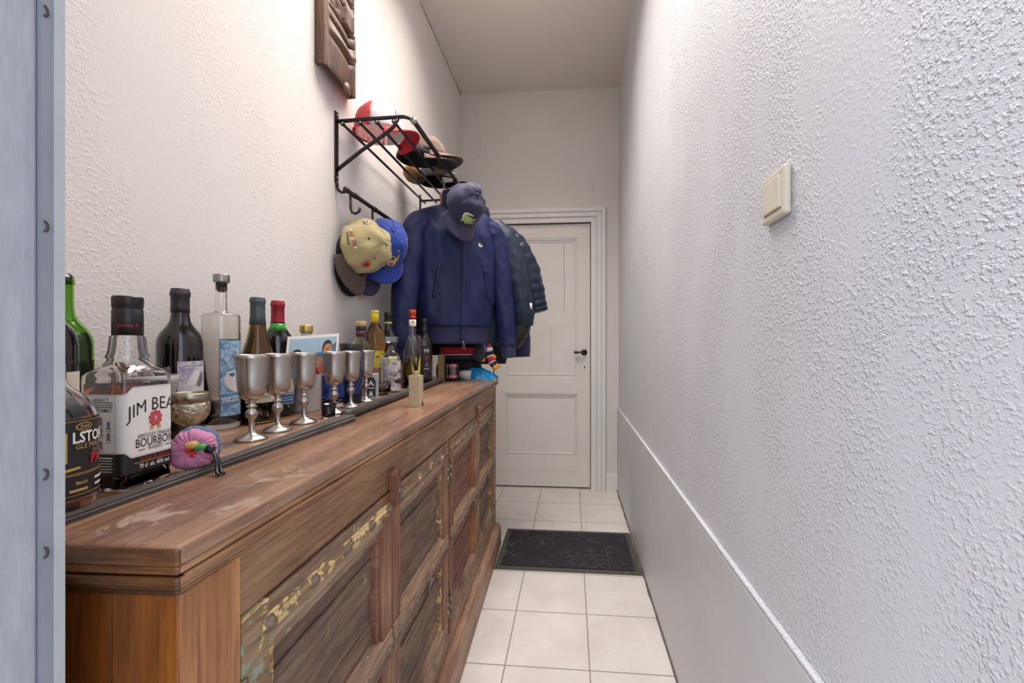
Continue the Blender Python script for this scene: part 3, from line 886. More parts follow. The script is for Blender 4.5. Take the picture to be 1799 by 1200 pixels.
b.text('WHISKEY', .0066, f1, 'ink', .0445, .0502, .85, .2)
lines(b, f1, .018, .029, [.0500]); lines(b, f1, .060, .070, [.0500])
b.text('James B. Beam', .0085, f1, 'red', .0440, .0385, .9, 0, rot=.03)
lines(b, f1, .012, .070, [.0345], 'gold', .0004)
b.text('70 cl  alc. 40% vol.', .0078, f1, 'paper', .0440, .0290, .82, .5)
# left face
b.text('LEGACY', .0058, f1, 'ink', -.034, .1170, 1.25, .2)
lines(b, f1, -.055, -.014, [.1135, .1105, .1078]); b.text('BEAM FAMILY', .0062, f1, 'ink', -.034, .1035, 1.0, .4)
for cx, cz in ((-.034, .092), (-.021, .0865), (-.048, .0865), (-.034, .078), (-.021, .0725), (-.048, .0725), (-.034, .062)):
    b.flat([(cx + .0030 * cos(q), cz + .0038 * sin(q)) for q in [2 * pi * k / 12 for k in range(12)]], f1, 'greyink')
    b.flat([(cx - .004, cz - .0062), (cx + .004, cz - .0062), (cx + .003, cz - .0035), (cx - .003, cz - .0035)], f1, 'greyink')
    lines(b, f1, cx - .0045, cx + .0045, [cz - .0085], 'greyink', .0004)
for k in range(6): lines(b, f1, -.054 + .001 * (k % 3), -.014 - .0015 * (k % 2), [.0445 - .0034 * k], 'paper', .0008 if k < 1 else .0005)
b.build('label', t)
b = MB(); b.lathe([(r_ * 1.2, z_) for r_, z_ in [(.0155, .198), (.0155, .2315), (.0148, .232), (.0148, .2345), (.0155, .235), (.0157, .247), (.0148, .2495), (.0002, .2495)]], 'blackplastic', 40, wob=lambda a, z: 1 + (.012 * sin(a * 40 * .5) if z > .235 else 0))
f = cyl(.0190, .9); b.text('James B', .006, f, 'red', 0, .211, 1.3, .2)
b.build('screw_cap', t)

# things behind the bourbon bottle
t = thing('bowl', 'small grey bowl with purple dried leaves behind the bourbon bottle', 'bowl', (-.745, .668, CT))
b = MB(); b.lathe([(.0002, 0), (.022, 0), (.024, .004), (.038, .118), (.040, .130), (.0375, .130), (.036, .120), (.020, .008), (.0002, .008)], plain('grey_glazed_bowl', 'A8A4A2', .4), 32); b.build('bowl_body', t)
b = MB()
pm = fabric('purple_dried_leaf', '4A2E38', .8, .4)
for k in range(5):
    a = k * 1.25
    b.grid(lambda u, v: (.028 * cos(a) * u + .018 * (v - .5) * sin(a), .028 * sin(a) * u - .018 * (v - .5) * cos(a), .118 + .026 * u - .012 * (v - .5) ** 2 * 4 + .004 * sin(u * 9)), 6, 4, pm)
b.build('dried_leaves', t, solid=.0012)
b = MB(); b.prism([(0, 0), (.018, 0), (.023, .158), (-.010, .162)], .010, wood('brown_card_wood', '5A3E22', '86643C', '9C7C54', 'z', .6), Matrix(((.9, 0, .44, 0), (.44, 0, -.9, 0), (0, 1, 0, 0), (0, 0, 0, 1))))
o = b.build('wooden_wedge', loc=(-.835, .690, CT), bevel=.001); tag(o, 'brown wooden wedge poking up left behind the bourbon bottle', 'wooden wedge')

# Bordeaux bottle with lilac label
x, y = -.796, .775
t = wine('wine_bottle', 'dark wine bottle with dark grey capsule and pale lilac sketch label, beside the bourbon', (x, y, CT), BORD, 'darkglass', None, 0, 'dg', .250)
a0 = face_to_cam(x, y) + .62
b = MB(); f = wraplabel(b, .0378, a0, .056, .068, .152, 'purplelabel'); f = cyl(.0381, a0)
b.text('2006', .005, f, 'greyink', 0, .147); lines(b, f, -.018, .018, [.1425], 'greyink', .0005)
b.flat([(-.018, .10), (.0, .135), (.012, .128), (.004, .105)], f, 'paper'); b.flat([(.002, .105), (.014, .130), (.020, .112), (.012, .098)], f, 'greyink')
b.build('label', t)

# clear bottle with illustrated blue label
x, y = -.776, .852
t = thing('gin_bottle', 'tall clear bottle with silver topped cork and blue illustrated label', 'bottle', (x, y, CT), 0, 'spirit bottles')
VB = [(.032, 0), (.0345, .003), (.035, .008), (.035, .246), (.034, .2505), (.0315, .253), (.014, .256), (.0112, .260), (.0108, .30), (.0108, .322)]
b = MB(); shell(b, VB, 'frost', .003, 44, .012); b.build('glass_body', t)
b = MB(); b.lathe([(.0003, .0125)] + [(.0316, .0125), (.0316, .040), (.0003, .040)], 'whiteliq', 36); b.build('liquor', t)
b = MB(); b.lathe([(.0002, .302), (.0075, .302), (.0078, .3225), (.0002, .3225)], CAPS['wd'], 24); b.lathe([(.0150, .3235), (.0152, .325), (.0152, .3395), (.0145, .3405), (.0002, .3405)], 'steel', 32); b.build('cork_stopper', t)
a0 = face_to_cam(x, y) + .62
b = MB(); f = wraplabel(b, .0353, a0, .051, .028, .197, 'ink'); f = cyl(.0356, a0)
b.grid(lambda u, v: f(-.0245 + .049 * u, .030 + .165 * v), 16, 1, 'artblue')
f2, f3 = cyl(.0358, a0), cyl(.0360, a0)
def blob(pts, ff, mat): b.flat(pts, ff, mat)
blob([(-.015, .098), (-.018, .110), (-.012, .126), (.004, .130), (.020, .126), (.023, .110), (.018, .088), (.006, .080), (-.006, .086)], f2, 'paper')
blob([(-.020, .120), (-.018, .142), (-.008, .152), (.008, .152), (.020, .144), (.023, .124), (.010, .131), (-.008, .130)], f3, 'skyb')
blob([(-.009, .122), (.003, .124), (.003, .117), (-.002, .114), (-.008, .117)], f3, 'seap'); blob([(.010, .124), (.019, .123), (.018, .115), (.011, .116)], f3, 'ink')
blob([(.006, .104), (.016, .105), (.015, .096), (.008, .096)], f3, 'seap')
blob([(-.022, .165), (-.019, .160), (.000, .136), (-.006, .134)], f3, 'paper'); blob([(.007, .178), (.011, .178), (.016, .150), (.010, .152)], f3, 'paper')
for k in range(4): blob([(-.0235, .076 - .007 * k), (.018 - .002 * k, .079 - .007 * k), (.018 - .002 * k, .0765 - .007 * k), (-.0235, .0735 - .007 * k)], f2, ('seap', 'paper', 'skyb', 'seap')[k])
for k in range(6): blob([(-.021 + .006 * k, .061), (-.016 + .006 * k, .061), (-.0185 + .006 * k, .066)], f3, 'paper')
b.build('label', t)

# burgundy bottle, olive
x, y = -.7445, .919
t = wine('wine_bottle', 'olive brown sloping wine bottle with grey green capsule, behind the two nearest goblets', (x, y, CT), BURG, 'oliveglass', 'winedark', .150, 'gg', .232)
b = MB(); q = cut([(r - .0031, z) for r, z in BURG], .1505, .236); b.lathe([(.0003, .1505)] + q + [(.0003, .236)], tinted('olive_wine', (.55, .36, .10)), 32); b.build('upper_wine', t)
a0 = face_to_cam(x, y) + .25
b = MB(); f = wraplabel(b, .0379, a0, .070, .050, .125, 'cream'); f = cyl(.0382, a0)
b.text('NAMI', .012, f, 'ink', .016, .098, 1, 0); lines(b, f, -.01, .02, [.088, .064]); lines(b, f, -.014, .014, [.075], 'greyink', .0012)
b.build('label', t)

# red capsule bottle
x, y = -.7655, 1.014
t = wine('wine_bottle', 'wine bottle with red capsule, bright green neck and blue striped cream label', (x, y, CT), BORD, 'darkglass', None, 0, 'rd', .240)
b = MB(); b.lathe(cut(BORD, .221, .2405, .0005), plain('bright_green_glass_neck', '3FA03A', .1, 0, .1), 36); b.build('neck', t)
a0 = face_to_cam(x, y) + .2
b = MB(); f = wraplabel(b, .0378, a0, .085, .032, .118, 'cream'); f = cyl(.0381, a0)
b.grid(lambda u, v: f(-.0425 + .085 * u, .034 + .022 * v), 20, 1, 'bluep'); lines(b, f, -.042, .042, [.0575], 'paper', .001); lines(b, f, -.042, .042, [.060], 'bluep', .0008)
lines(b, f, -.025, .025, [.104, .088, .078, .070]); lines(b, f, -.018, .018, [.099], 'greyink', .0018)
f2 = cyl(.0384, a0); lines(b, f2, -.035, .035, [.048, .042], 'paper', .0008)
b.build('label', t)

# white bottle with gold cap behind photograph
x, y = -.735, 1.085
t = thing('liqueur_bottle', 'milky white bottle with flat gold cap, standing behind the beach photograph', 'bottle', (x, y, CT), 0, 'spirit bottles')
b = MB(); b.lathe([(.0002, 0), (.034, 0), (.036, .004), (.036, .150), (.034, .170), (.024, .190), (.014, .202), (.013, .218), (.0002, .218)], plain('milky_white_glass', 'D6D2CE', .15), 36); b.build('glass_body', t)
b = MB(); b.lathe([(.0160, .218), (.0165, .220), (.0165, .236), (.0155, .2385), (.0002, .2385)], CAPS['gd'], 32); b.build('cap', t)

# photograph leaning on bottles
def photo():
    t = thing('photograph', 'curled beach snapshot of two smiling people leaning behind the goblets', 'photograph', (-.694, .968, CT + .094), 0)
    b = MB(); X = Matrix.Rotation(R(69), 4, 'Z') @ Matrix.Rotation(R(-8), 4, 'X')
    Wp, Hp = .150, .112
    def f(off):
        return lambda u, v: tuple(X @ Vector((u * Wp + .022 * (v - 1), -off + .006 * sin(u * pi), v * Hp + .012 * u)))
    g = f(0); b.grid(g, 14, 8, 'paper'); g = f(.0006)
    b.grid(lambda u, v: g(.045 + .91 * u, .05 + .88 * v), 14, 8, plain('photo_sky_print', 'A3BCCA', .35, vary=.1, vs_=20))
    g = f(.0010)
    b.flat([(.045, .05), (.955, .05), (.955, .66), (.7, .58), (.45, .54), (.2, .50), (.045, .52)], g, 'seap')
    b.flat([(.70, .50), (.955, .80), (.955, .45), (.80, .42)], g, plain('photo_shore_print', '6E6A5C', .5))
    g = f(.0013)
    el = lambda cx, cy, rx, ry, n=18: [(cx + rx * cos(2 * pi * k / n), cy + ry * sin(2 * pi * k / n)) for k in range(n)]
    b.flat(el(.20, .50, .125, .19), g, 'hairp'); b.flat(el(.78, .66, .095, .20), g, 'hairp')
    b.flat([(.45, .05), (.48, .30), (.62, .46), (.86, .46), (.94, .20), (.94, .05)], g, 'skin')
    g = f(.0016)
    b.flat(el(.21, .40, .085, .16), g, 'skin'); b.flat(el(.79, .60, .085, .17), g, 'skin')
    g = f(.0019)
    for cx, cy in ((.21, .42), (.79, .63)):
        for q in (-.032, .032): b.flat(el(cx + q, cy + .02, .014, .012, 8), g, 'hairp')
        b.flat(el(cx, cy - .085, .035, .018, 10), g, 'paper')
        b.flat([(cx - .01, cy - .03), (cx + .01, cy - .03), (cx, cy + .02)], g, 'red' if False else 'hairp')
    b.flat([(.42, .05), (.50, .20), (.62, .22), (.66, .05)], g, 'red')
    b.build('print', t)
    return t
photo()
# blue jar & friends
x, y = -.703, 1.157
t = thing('gin_bottle', 'squat bottle with deep blue jellyfish print, behind the third and fourth goblets', 'bottle', (x, y, CT), 0, 'spirit bottles')
b = MB(); shell(b, [(.026, 0), (.029, .003), (.0295, .008), (.0295, .130), (.027, .142), (.018, .152), (.0125, .158), (.0120, .168)], 'glass', .003, 36, .012); b.build('glass_body', t)
a0 = face_to_cam(x, y) + .2
b = MB(); f = wraplabel(b, .0298, a0, .075, .028, .118, 'deeplabel'); b.build('label', t)
b = MB(); b.lathe([(.0130, .160), (.0130, .190), (.012, .192), (.0002, .192)], plain('blue_cap_plastic', '2C62A8', .4), 28); b.build('cap', t)
x, y = -.690, 1.240
t = thing('canister', 'round dark navy canister with flat black lid behind the fifth goblet', 'canister', (x, y, CT))
b = MB(); b.lathe([(.0002, 0), (.031, 0), (.032, .003), (.032, .172), (.0002, .172)], plain('dark_navy_tin', '141A34', .3), 36); b.build('canister_body', t)
b = MB(); b.lathe([(.0335, .165), (.034, .166), (.034, .187), (.033, .189), (.0002, .189)], plain('charcoal_lid', '2E2A2C', .45), 36); b.build('lid', t)
b = MB(); f = wraplabel(b, .0323, face_to_cam(x, y) - .1, .05, .030, .100, plain('navy_blue_print', '1C2F6C', .4)); f = cyl(.0326, face_to_cam(x, y) - .1); b.text('N', .022, f, 'paper', .004, .080, 1, 0); lines(b, f, -.012, .014, [.047], 'paper', .0012); b.build('label', t)
x, y = -.690, 1.338
t = thing('carton', 'small grey carton with black mountain sticker behind the last goblet', 'carton', (x, y, CT), R(20))
b = MB(); b.box(-.035, .035, -.02, .02, 0, .085, plain('pale_grey_card', 'B4B4BA', .6)); b.build('carton_body', t, bevel=.001)
b = MB(); F = lambda u, v: (u, -.0206, v); F2 = lambda u, v: (u, -.0210, v)
b.flat([(.000 , .010), (.030, .010), (.030, .062), (.022, .074), (.008, .074), (.000, .062)], F, 'ink')
b.flat([(.004, .045), (.015, .066), (.026, .045), (.019, .047), (.015, .053), (.011, .047)], F2, 'paper'); b.flat([(.003, .037), (.027, .037), (.027, .040), (.003, .040)], F2, 'paper'); b.flat([(.008, .013), (.012, .030), (.015, .022), (.018, .030), (.022, .013)], F2, 'paper')
b.build('sticker', t)
# olive bottle with wooden cap
x, y = -.742, 1.396
t = thing('liqueur_bottle', 'olive glass bottle with wooden cap and maroon neck band, behind the last goblets', 'bottle', (x, y, CT), 0, 'spirit bottles')
OB = [(.036, 0), (.039, .004), (.0395, .01), (.0395, .145), (.038, .165), (.033, .182), (.024, .198), (.0175, .207), (.0160, .215), (.0155, .248)]
b = MB(); shell(b, OB, glass('pale_olive_glass', (.70, .70, .50), .03), .003, 36); b.build('glass_body', t)
b = MB(); b.lathe([(.0168, .212), (.0168, .233), (.0160, .2335)], plain('maroon_neck_band', '5A2A3C', .4), 28); b.lathe([(.0164, .235), (.0172, .236), (.0172, .248)], CAPS['bk'], 28); b.build('neck_band', t)
b = MB(); b.lathe([(.0175, .2485), (.018, .249), (.018, .264), (.017, .266), (.0002, .266)], CAPS['wd'], 28); b.build('cap', t)
# yellow capped amber bottle
x, y = -.770, 1.557
t = thing('liqueur_bottle', 'amber textured bottle with bright yellow cap and yellow label', 'bottle', (x, y, CT), 0, 'spirit bottles')
YB_ = [(.033, 0), (.036, .004), (.0365, .01), (.0365, .16), (.039, .185), (.0395, .205), (.036, .228), (.027, .248), (.0165, .262), (.0135, .272), (.0135, .288)]
b = MB(); b.lathe([(.0002, 0)] + YB_, 'amberglass', 40); b.build('glass_body', t)
b = MB(); a0 = face_to_cam(x, y); rr = lambda z: cut(YB_, z, z)[0][0]
for i in range(11):
    for k in range(12):
        z = .165 + .0075 * i; a = a0 + (k - 5.5) * .22 + (i % 2) * .11 - .1
        if a - a0 < -.25: continue
        r = rr(z) + .0004; b.ball((r * sin(a), -r * cos(a), z), .0027, 'amberglass', 6, 4)
b.build('dimpled_glass', t)
b = MB(); f = wraplabel(b, .0370, a0, .085, .095, .160, 'yellow'); b.build('label', t)
b = MB(); b.lathe([(.0150, .270), (.0150, .308), (.0140, .310), (.0002, .310)], 'yellow', 28); b.lathe([(.0154, .306), (.0154, .316), (.0145, .318), (.0002, .318)], plain('pale_lime_plastic', 'D8DC6A', .4), 28); b.build('cap', t)
# black bottle
x, y = -.751, 1.633
t = wine('liqueur_bottle', 'black bottle with black cap and thin yellow neck band, beside the yellow capped one', (x, y, CT), [(r * .95, z * 1.06) for r, z in BORD], 'darkglass', None, 0, 'bk', .275, 1.0, 'spirit bottles')
b = MB(); b.lathe([(.0158, .268), (.0158, .276), (.0150, .2762)], plain('yellow_green_band', 'B8B040', .4), 28); b.lathe([(.0362, .105), (.0362, .135)], plain('yellow_green_band_low', 'B8A040', .4), 28); b.build('neck_band', t)
# cream capped bottle behind sleeve
x, y = -.842, 1.885
t = wine('liqueur_bottle', 'pale bottle with cream and tan cap half hidden by the jacket sleeve', (x, y, CT), [(r, z * 1.10) for r, z in BORD], plain('pale_cream_glass', 'C8C0B4', .15), None, 0, 'wd', .312, 1.0, 'spirit bottles')
# decanter
x, y = -.692, 1.530
t = thing('decanter', 'square clear decanter with flat glass stopper and painted flowers', 'decanter', (x, y, CT), R(24), None)
DP = [(.0335, .006, 0), (.0345, .007, .004), (.0345, .007, .128), (.0330, .010, .140), (.0180, .015, .160), (.0135, .0133, .167), (.0130, .0128, .186)]
b = MB(); b.rings([rsq(h, r, z) for h, r, z in DP] + [rsq(h, r, max(z, .008), ins=.003) for h, r, z in reversed(DP)], 'glass'); b.build('glass_body', t)
b = MB(); b.rings([rsq(.0345, .007, .0085, ins=.0034), rsq(.0345, .007, .100, ins=.0034)], 'whiteliq'); b.build('liquor', t)
b = MB(); b.rings([rsq(.0352, .0075, .008), rsq(.0352, .0075, .125)], 'confetti', False, False); b.build('painted_flowers', t)
b = MB(); b.lathe([(.0136, .178), (.0136, .186)], plain('dark_neck_ring', '3A2E34', .4), 24); b.rings([rsq(.010, .006, .186), rsq(.012, .006, .190), rsq(.0245, .004, .194), rsq(.0250, .004, .196), rsq(.0250, .004, .212), rsq(.0240, .004, .214)], 'glass'); b.build('stopper', t)
# glass jar beside it
x, y = -.741, 1.468
t = thing('glass_jar', 'clear round glass carafe left of the painted decanter', 'jar', (-.690, 1.450, CT))
JP = [(.026, 0), (.029, .003), (.030, .008), (.030, .062), (.0285, .085), (.021, .105), (.019, .115), (.019, .133), (.0225, .137), (.0225, .142)]
b = MB(); shell(b, JP, 'glass', .0025, 32, .010); b.build('glass_body', t)
# tall clear bottle with orange capsule
x, y = -.676, 1.704
t = thing('grappa_bottle', 'slim clear bottle with orange and white capsule and yellow label, behind the reed diffuser', 'bottle', (x, y, CT), 0, 'spirit bottles')
GP = [(.036, 0), (.039, .004), (.0395, .01), (.0395, .13), (.038, .158), (.032, .18), (.024, .205), (.018, .228), (.0150, .25), (.0140, .30), (.0140, .318)]
b = MB(); shell(b, GP, 'glass', .003, 40, .010); b.build('glass_body', t)
b = MB(); q = [(max(r - .0033, .0005), max(z, .0105)) for r, z in cut(GP, 0, .120)]; b.lathe([(.0003, .0105)] + q + [(.0003, .120)], 'yelliq', 36); b.build('liqueur', t)
b = MB(); a0 = face_to_cam(x, y); f = wraplabel(b, .0399, a0 + .45, .032, .018, .130, 'yellow'); f = cyl(.0402, a0 + .45); b.text('B', .02, f, 'gold', 0, .09); b.text('S', .02, f, 'greyink', .0, .055); b.build('label', t)
b = MB()
b.lathe([(.0148, .262), (.0150, .263), (.0150, .292)], 'paper', 28); b.lathe([(.0152, .290), (.0152, .305)], CAPS['rd'], 28); b.lathe([(.0150, .305), (.0150, .330), (.014, .332), (.0002, .332)], CAPS['or'], 28); b.build('capsule', t)
b = MB(); f = cyl(.0153, a0); b.flat([(-.004, .272), (.008, .272), (.008, .285), (-.004, .285)], f, 'gold'); b.build('capsule_sticker', t)
# dark bottle right
x, y = -.662, 1.805
t = wine('liqueur_bottle', 'dark bottle with black label and lighter lower glass, right of the orange capsuled one', (x, y, CT), [(r * 1.0, z * 1.0) for r, z in BORD], glass('smoky_glass', (.5, .42, .42), .05), 'winedark', .07, 'bk', .236, .97, 'spirit bottles')
a0 = face_to_cam(x, y) + .30
b = MB(); f = wraplabel(b, .0366, a0, .046, .060, .180, 'ink'); f = cyl(.0369, a0)
b.text('MI', .022, f, 'paper', .0, .155, 1, 0); b.text('9.', .028, f, 'red', .004, .122, 1, .3); b.text('R', .026, f, 'greyink', .003, .092, 1, .3); lines(b, f, -.012, .012, [.076], 'paper', .001); b.build('label', t)
# tan box edge
b = MB(); b.box(-.012, .012, -.03, .03, 0, .135, plain('tan_card', 'A48A4E', .6)); b.box(-.0124, .0124, -.0304, -.029, 0, .1355, plain('tan_card_edge', '8E7A4A', .6))
o = b.build('narrow_box', loc=(-.640, 1.985, CT), bevel=.001, rotz=R(8)); tag(o, 'narrow tan cardboard box standing right of the dark bottle', 'box')

# reed diffuser
t = thing('reed_diffuser', 'gold cream reed diffuser with black sticks on the bare table top', 'reed diffuser', (-.4645, 1.1985, CT), R(6))
def dif():
    b = MB(); n = 10; h = .0165
    rg = []
    for z, s in ((.0, 1.0), (.02, .985), (.05, .97), (.08, .985), (.090, 1.0), (.0925, .97)):
        rg.append([(px * s * 1.12, py * s, pz) for px, py, pz in rsq(h, .002, z, 2)])
    b.rings(rg, plain('champagne_gold_lacquer', 'CDBE9C', .3, .45), smooth=False)
    b.build('bottle_body', t, bevel=.0008)
    b = MB(); b.prism([(.0115 * cos(pi * k / 14), .0130 * sin(pi * k / 14) + .0003) for k in range(15)], .0010, 'slat2', Matrix(((0, 0, 1, .0178), (1, 0, 0, .002), (0, 1, 0, 0), (0, 0, 0, 1)))); b.build('base_arch', t)
    b = MB(); b.lathe([(.0085, .0915), (.0085, .100), (.0092, .101), (.0092, .106), (.006, .106), (.0055, .098)], plain('champagne_neck', 'C4B48C', .3, .6), 24); b.build('neck', t)
    for k in range(7):
        a = k * .9; dx, dy = .018 * cos(a) - .003, .012 * sin(a)
        b = MB(); b.tube([(.003 * cos(a), .003 * sin(a), .095), (dx, dy, .205 + .006 * sin(k * 2.1))], .0014, 'blackplastic', 6); b.build('reed', t)
dif()

# goblets
GPf = [(.0002, .0), (.0275, .0), (.0285, .002), (.0270, .005), (.0150, .010), (.0070, .014), (.0052, .019), (.0048, .034), (.0052, .040), (.0100, .046), (.0112, .051), (.0098, .056), (.0060, .060), (.0056, .062), (.0092, .0645), (.0092, .0665), (.0060, .069), (.0062, .074), (.0100, .077), (.0185, .083), (.0220, .092), (.0238, .106), (.0248, .125), (.0262, .145), (.0285, .158), (.0305, .1655), (.0296, .166), (.0272, .158), (.0250, .145), (.0236, .125), (.0226, .106), (.0205, .092), (.015, .086), (.0002, .083)]
gl = ['pewter goblet nearest the door jamb, in front of the blue illustrated bottle', 'second pewter goblet from the scrunchie, before the olive wine bottle', 'third pewter goblet, left half of the beach photograph behind it', 'fourth pewter goblet, standing right of the small shot glass', 'fifth pewter goblet, in front of the black lidded canister', 'last pewter goblet of the row, in front of the grey carton']
gp = [(-.6200, .7500), (-.6276, .8314), (-.6293, .9205), (-.6337, 1.0516), (-.6480, 1.1604), (-.6640, 1.2795)]
g0 = None
for k, ((x, y), L) in enumerate(zip(gp, gl)):
    if k == 0:
        g0 = thing('goblet', L, 'goblet', (x, y, CT), 0, 'pewter goblets in a row')
        i0 = 18
        b = MB(); b.lathe(GPf[i0:] , 'pewter', 48); 
        b.build('goblet_bowl', g0)
        b = MB(); b.lathe(GPf[5:19] + [(.0002, .0775)], 'pewter', 32); b.build('stem', g0)
        b = MB(); b.lathe(GPf[:7] + [(.0002, .0165)], 'pewter', 8 * 5, wob=lambda a, z: 1 + .018 * cos(8 * a)); b.build('foot', g0)
    else:
        g = clone(g0, (x, y, CT), .4 * k); g['label'] = L
# shot glass
t = thing('shot_glass', 'tiny clear shot glass between the third and fourth goblets', 'glass', (-.6080, .9850, CT))
b = MB(); b.lathe([(.0002, 0), (.0145, 0), (.0150, .002), (.0168, .036), (.0160, .036), (.0142, .005), (.0002, .0045)], 'glass', 24); b.build('glass_body', t)

# silver footed bowl
t = thing('footed_bowl', 'embossed silver footed bowl between the bourbon and the scrunchie', 'bowl', (-.655, .655, CT))
b = MB(); b.lathe([(.0002, .0), (.018, 0), (.019, .003), (.010, .008), (.0055, .016), (.005, .038), (.008, .046), (.0002, .048)], 'silver', 32); b.build('stem', t)
b = MB(); b.lathe([(.0002, .047), (.010, .047), (.0205, .054), (.0262, .063), (.0285, .073), (.0283, .083), (.0270, .0875)], 'engraved', 48); b.build('engraved_bowl', t)
b = MB(); b.lathe([(.0270, .0870), (.0282, .0880), (.0280, .1015), (.0272, .1030), (.0262, .1015), (.0258, .088), (.020, .066), (.0002, .062)], 'silver', 48); b.build('rim', t)

# scrunchie
t = thing('scrunchie', 'pink ruffled scrunchie with orange cloth and black cord before the silver bowl', 'scrunchie', (-.5480, .5540, CT + .003), 0)
t.scale = (.86, .86, .86)
def torus(b, Rr, r, mat, X, ru, n=90, m=16, amp=.25, zs=1):
    rg = []
    for i in range(n):
        A = 2 * pi * i / n; ring = []
        for k in range(m):
            B = 2 * pi * k / m
            q = r * (1 + amp * sin(A * ru + 4 * noise.noise(Vector((cos(A) * 2.5, sin(A) * 2.5, B * .5)))) * (.35 + .65 * abs(sin(B / 2 + .4))) + .22 * noise.noise(Vector((cos(A) * 2.5, sin(A) * 2.5, cos(B)))))
            ring.append(X @ Vector(((Rr + q * cos(B)) * cos(A), (Rr + q * cos(B)) * sin(A), q * sin(B) * zs)))
        rg.append(ring)
    rg.append(rg[0]); b.rings(rg, mat, False, False)
Xs = Matrix.Translation((0, 0, .0345)) @ Matrix.Rotation(R(32), 4, 'Z') @ Matrix.Rotation(R(78), 4, 'X')
b = MB(); torus(b, .0180, .0158, 'pink', Xs, 27, 180, 20, .05, 1.1); b.build('ruffle', t)
b = MB(); torus(b, .0235, .0120, 'denim', Xs @ Matrix.Translation((0, .004, -.013)), 23, 110, 14, .05, 1); b.build('blue_back_ruffle', t)
b = MB()
for k in range(9):
    a = k * .7; c = Xs @ Vector((.007 * cos(a), .007 * sin(a) - .002, .009 + .003 * sin(3 * a)))
    b.ball(c, .0058, ('orangecloth', 'redcloth', 'yelcloth')[k % 3], 10, 7, (1.3, .8, .9))
b.build('orange_cloth', t)
b = MB(); b.lathe([(.004, -.008), (.0062, -.005), (.0062, .005), (.004, .008)], 'greencloth', 14, Xs @ Matrix.Translation((.013, .003, .016)) @ Matrix.Rotation(R(80), 4, 'Y')); b.lathe([(.004, -.010), (.0072, -.006), (.0072, .006), (.004, .010)], plain('tan_bead', 'D8A868', .5), 14, Xs @ Matrix.Translation((.001, .008, .014)) @ Matrix.Rotation(R(80), 4, 'Y')); b.build('bead', t)
b = MB(); b.lathe([(.003, -.009), (.0070, -.006), (.0072, .006), (.003, .009)], 'blackplastic', 14, Xs @ Matrix.Translation((.024, -.002, .015)) @ Matrix.Rotation(R(60), 4, 'Y'))
e = Xs @ Vector((.026, -.004, .016))
for q in (0, 1): b.tube([e, e + Vector((.012, -.002 - .004 * q, -.004)), e + Vector((.020, -.004 - .005 * q, -.018)), e + Vector((.028, -.010 - .008 * q, -.0315)), e + Vector((.036, -.012 - .01 * q, -.0345 + .001 * q))], .0026, 'blackplastic', 8)
b.build('black_cord', t)

# ------------------------------------------------------------------ coat rack
rack = thing('coat_rack', 'black metal hat shelf and coat rail fixed to the left wall', 'coat rack', (XL, 1.476, 1.72))
YF = .862
def bracket(yy):
    b = MB()
    b.box(.0, .005, yy - .010, yy + .010, .03, .298, 'black')
    P = [(.005, 0.035), (.006, .015), (.012, .001), (.025, -.006), (.040, -.004)]
    for (a, c), (a2, c2) in zip(P, P[1:]):
        b.tube([(a, yy, c), (a2, yy, c2)], .0055, 'black', 8)
    Pa = [(.004, .262), (.235, .268), (.262, .268), (.285, .262), (.302, .250), (.309, .238)]
    b.tube([(a, yy, c) for a, c in Pa], .0075, 'black', 8, flat=.9)
    b.tube([(.004, yy, .078), (.10, yy, .148), (.190, yy, .205), (.225, yy, .232), (.242, yy, .262)], .0068, 'black', 8)
    for z in (.05, .285): b.lathe([(.004, 0), (.004, .003), (.0001, .004)], 'steel', 10, Matrix.Translation((.0045, yy, z)) @ Matrix.Rotation(R(90), 4, 'Y'))
    return b.build('wall_bracket', rack)
bracket(0); bracket(YF)
for k, x in enumerate((.029, .098, .163, .228)):
    b = MB(); b.tube([(x, -.004, .250), (x, YF + .004, .250)], .0055, 'black', 10)
    for yy in (-.0045,): b.lathe([(.0085, -.004), (.0085, .002)], 'black', 12, Matrix.Translation((x, yy, .250)) @ Matrix.Rotation(R(90), 4, 'X')); b.lathe([(.004, 0), (.004, .003)], 'steel', 10, Matrix.Translation((x, yy - .002, .250)) @ Matrix.Rotation(R(90), 4, 'X'))
    b.build('shelf_rail', rack)
b = MB(); b.tube([(.305, -.008, .247), (.305, YF + .008, .247)], .0095, 'black', 14); b.lathe([(.0125, -.004), (.0125, .004)], 'steel', 16, Matrix.Translation((.305, -.008, .247)) @ Matrix.Rotation(R(90), 4, 'X')); b.build('front_rail', rack)
b = MB(); b.tube([(.046, -.012, 0), (.046, YF + .01, 0)], .0085, 'black', 14)
for yy in (-.008, .055, .22, .52): b.lathe([(.0108, -.006), (.0108, .006)], 'black', 14, Matrix.Translation((.046, yy, 0)) @ Matrix.Rotation(R(90), 4, 'X'))
b.build('hanging_bar', rack)
for yy in (.022, .195, .40, .60):
    b = MB(); b.tube([(.046, yy, -.006), (.046, yy, -.060), (.052, yy, -.075), (.066, yy, -.080), (.080, yy, -.072), (.084, yy, -.058)], .005, 'black', 8); b.build('hook', rack)

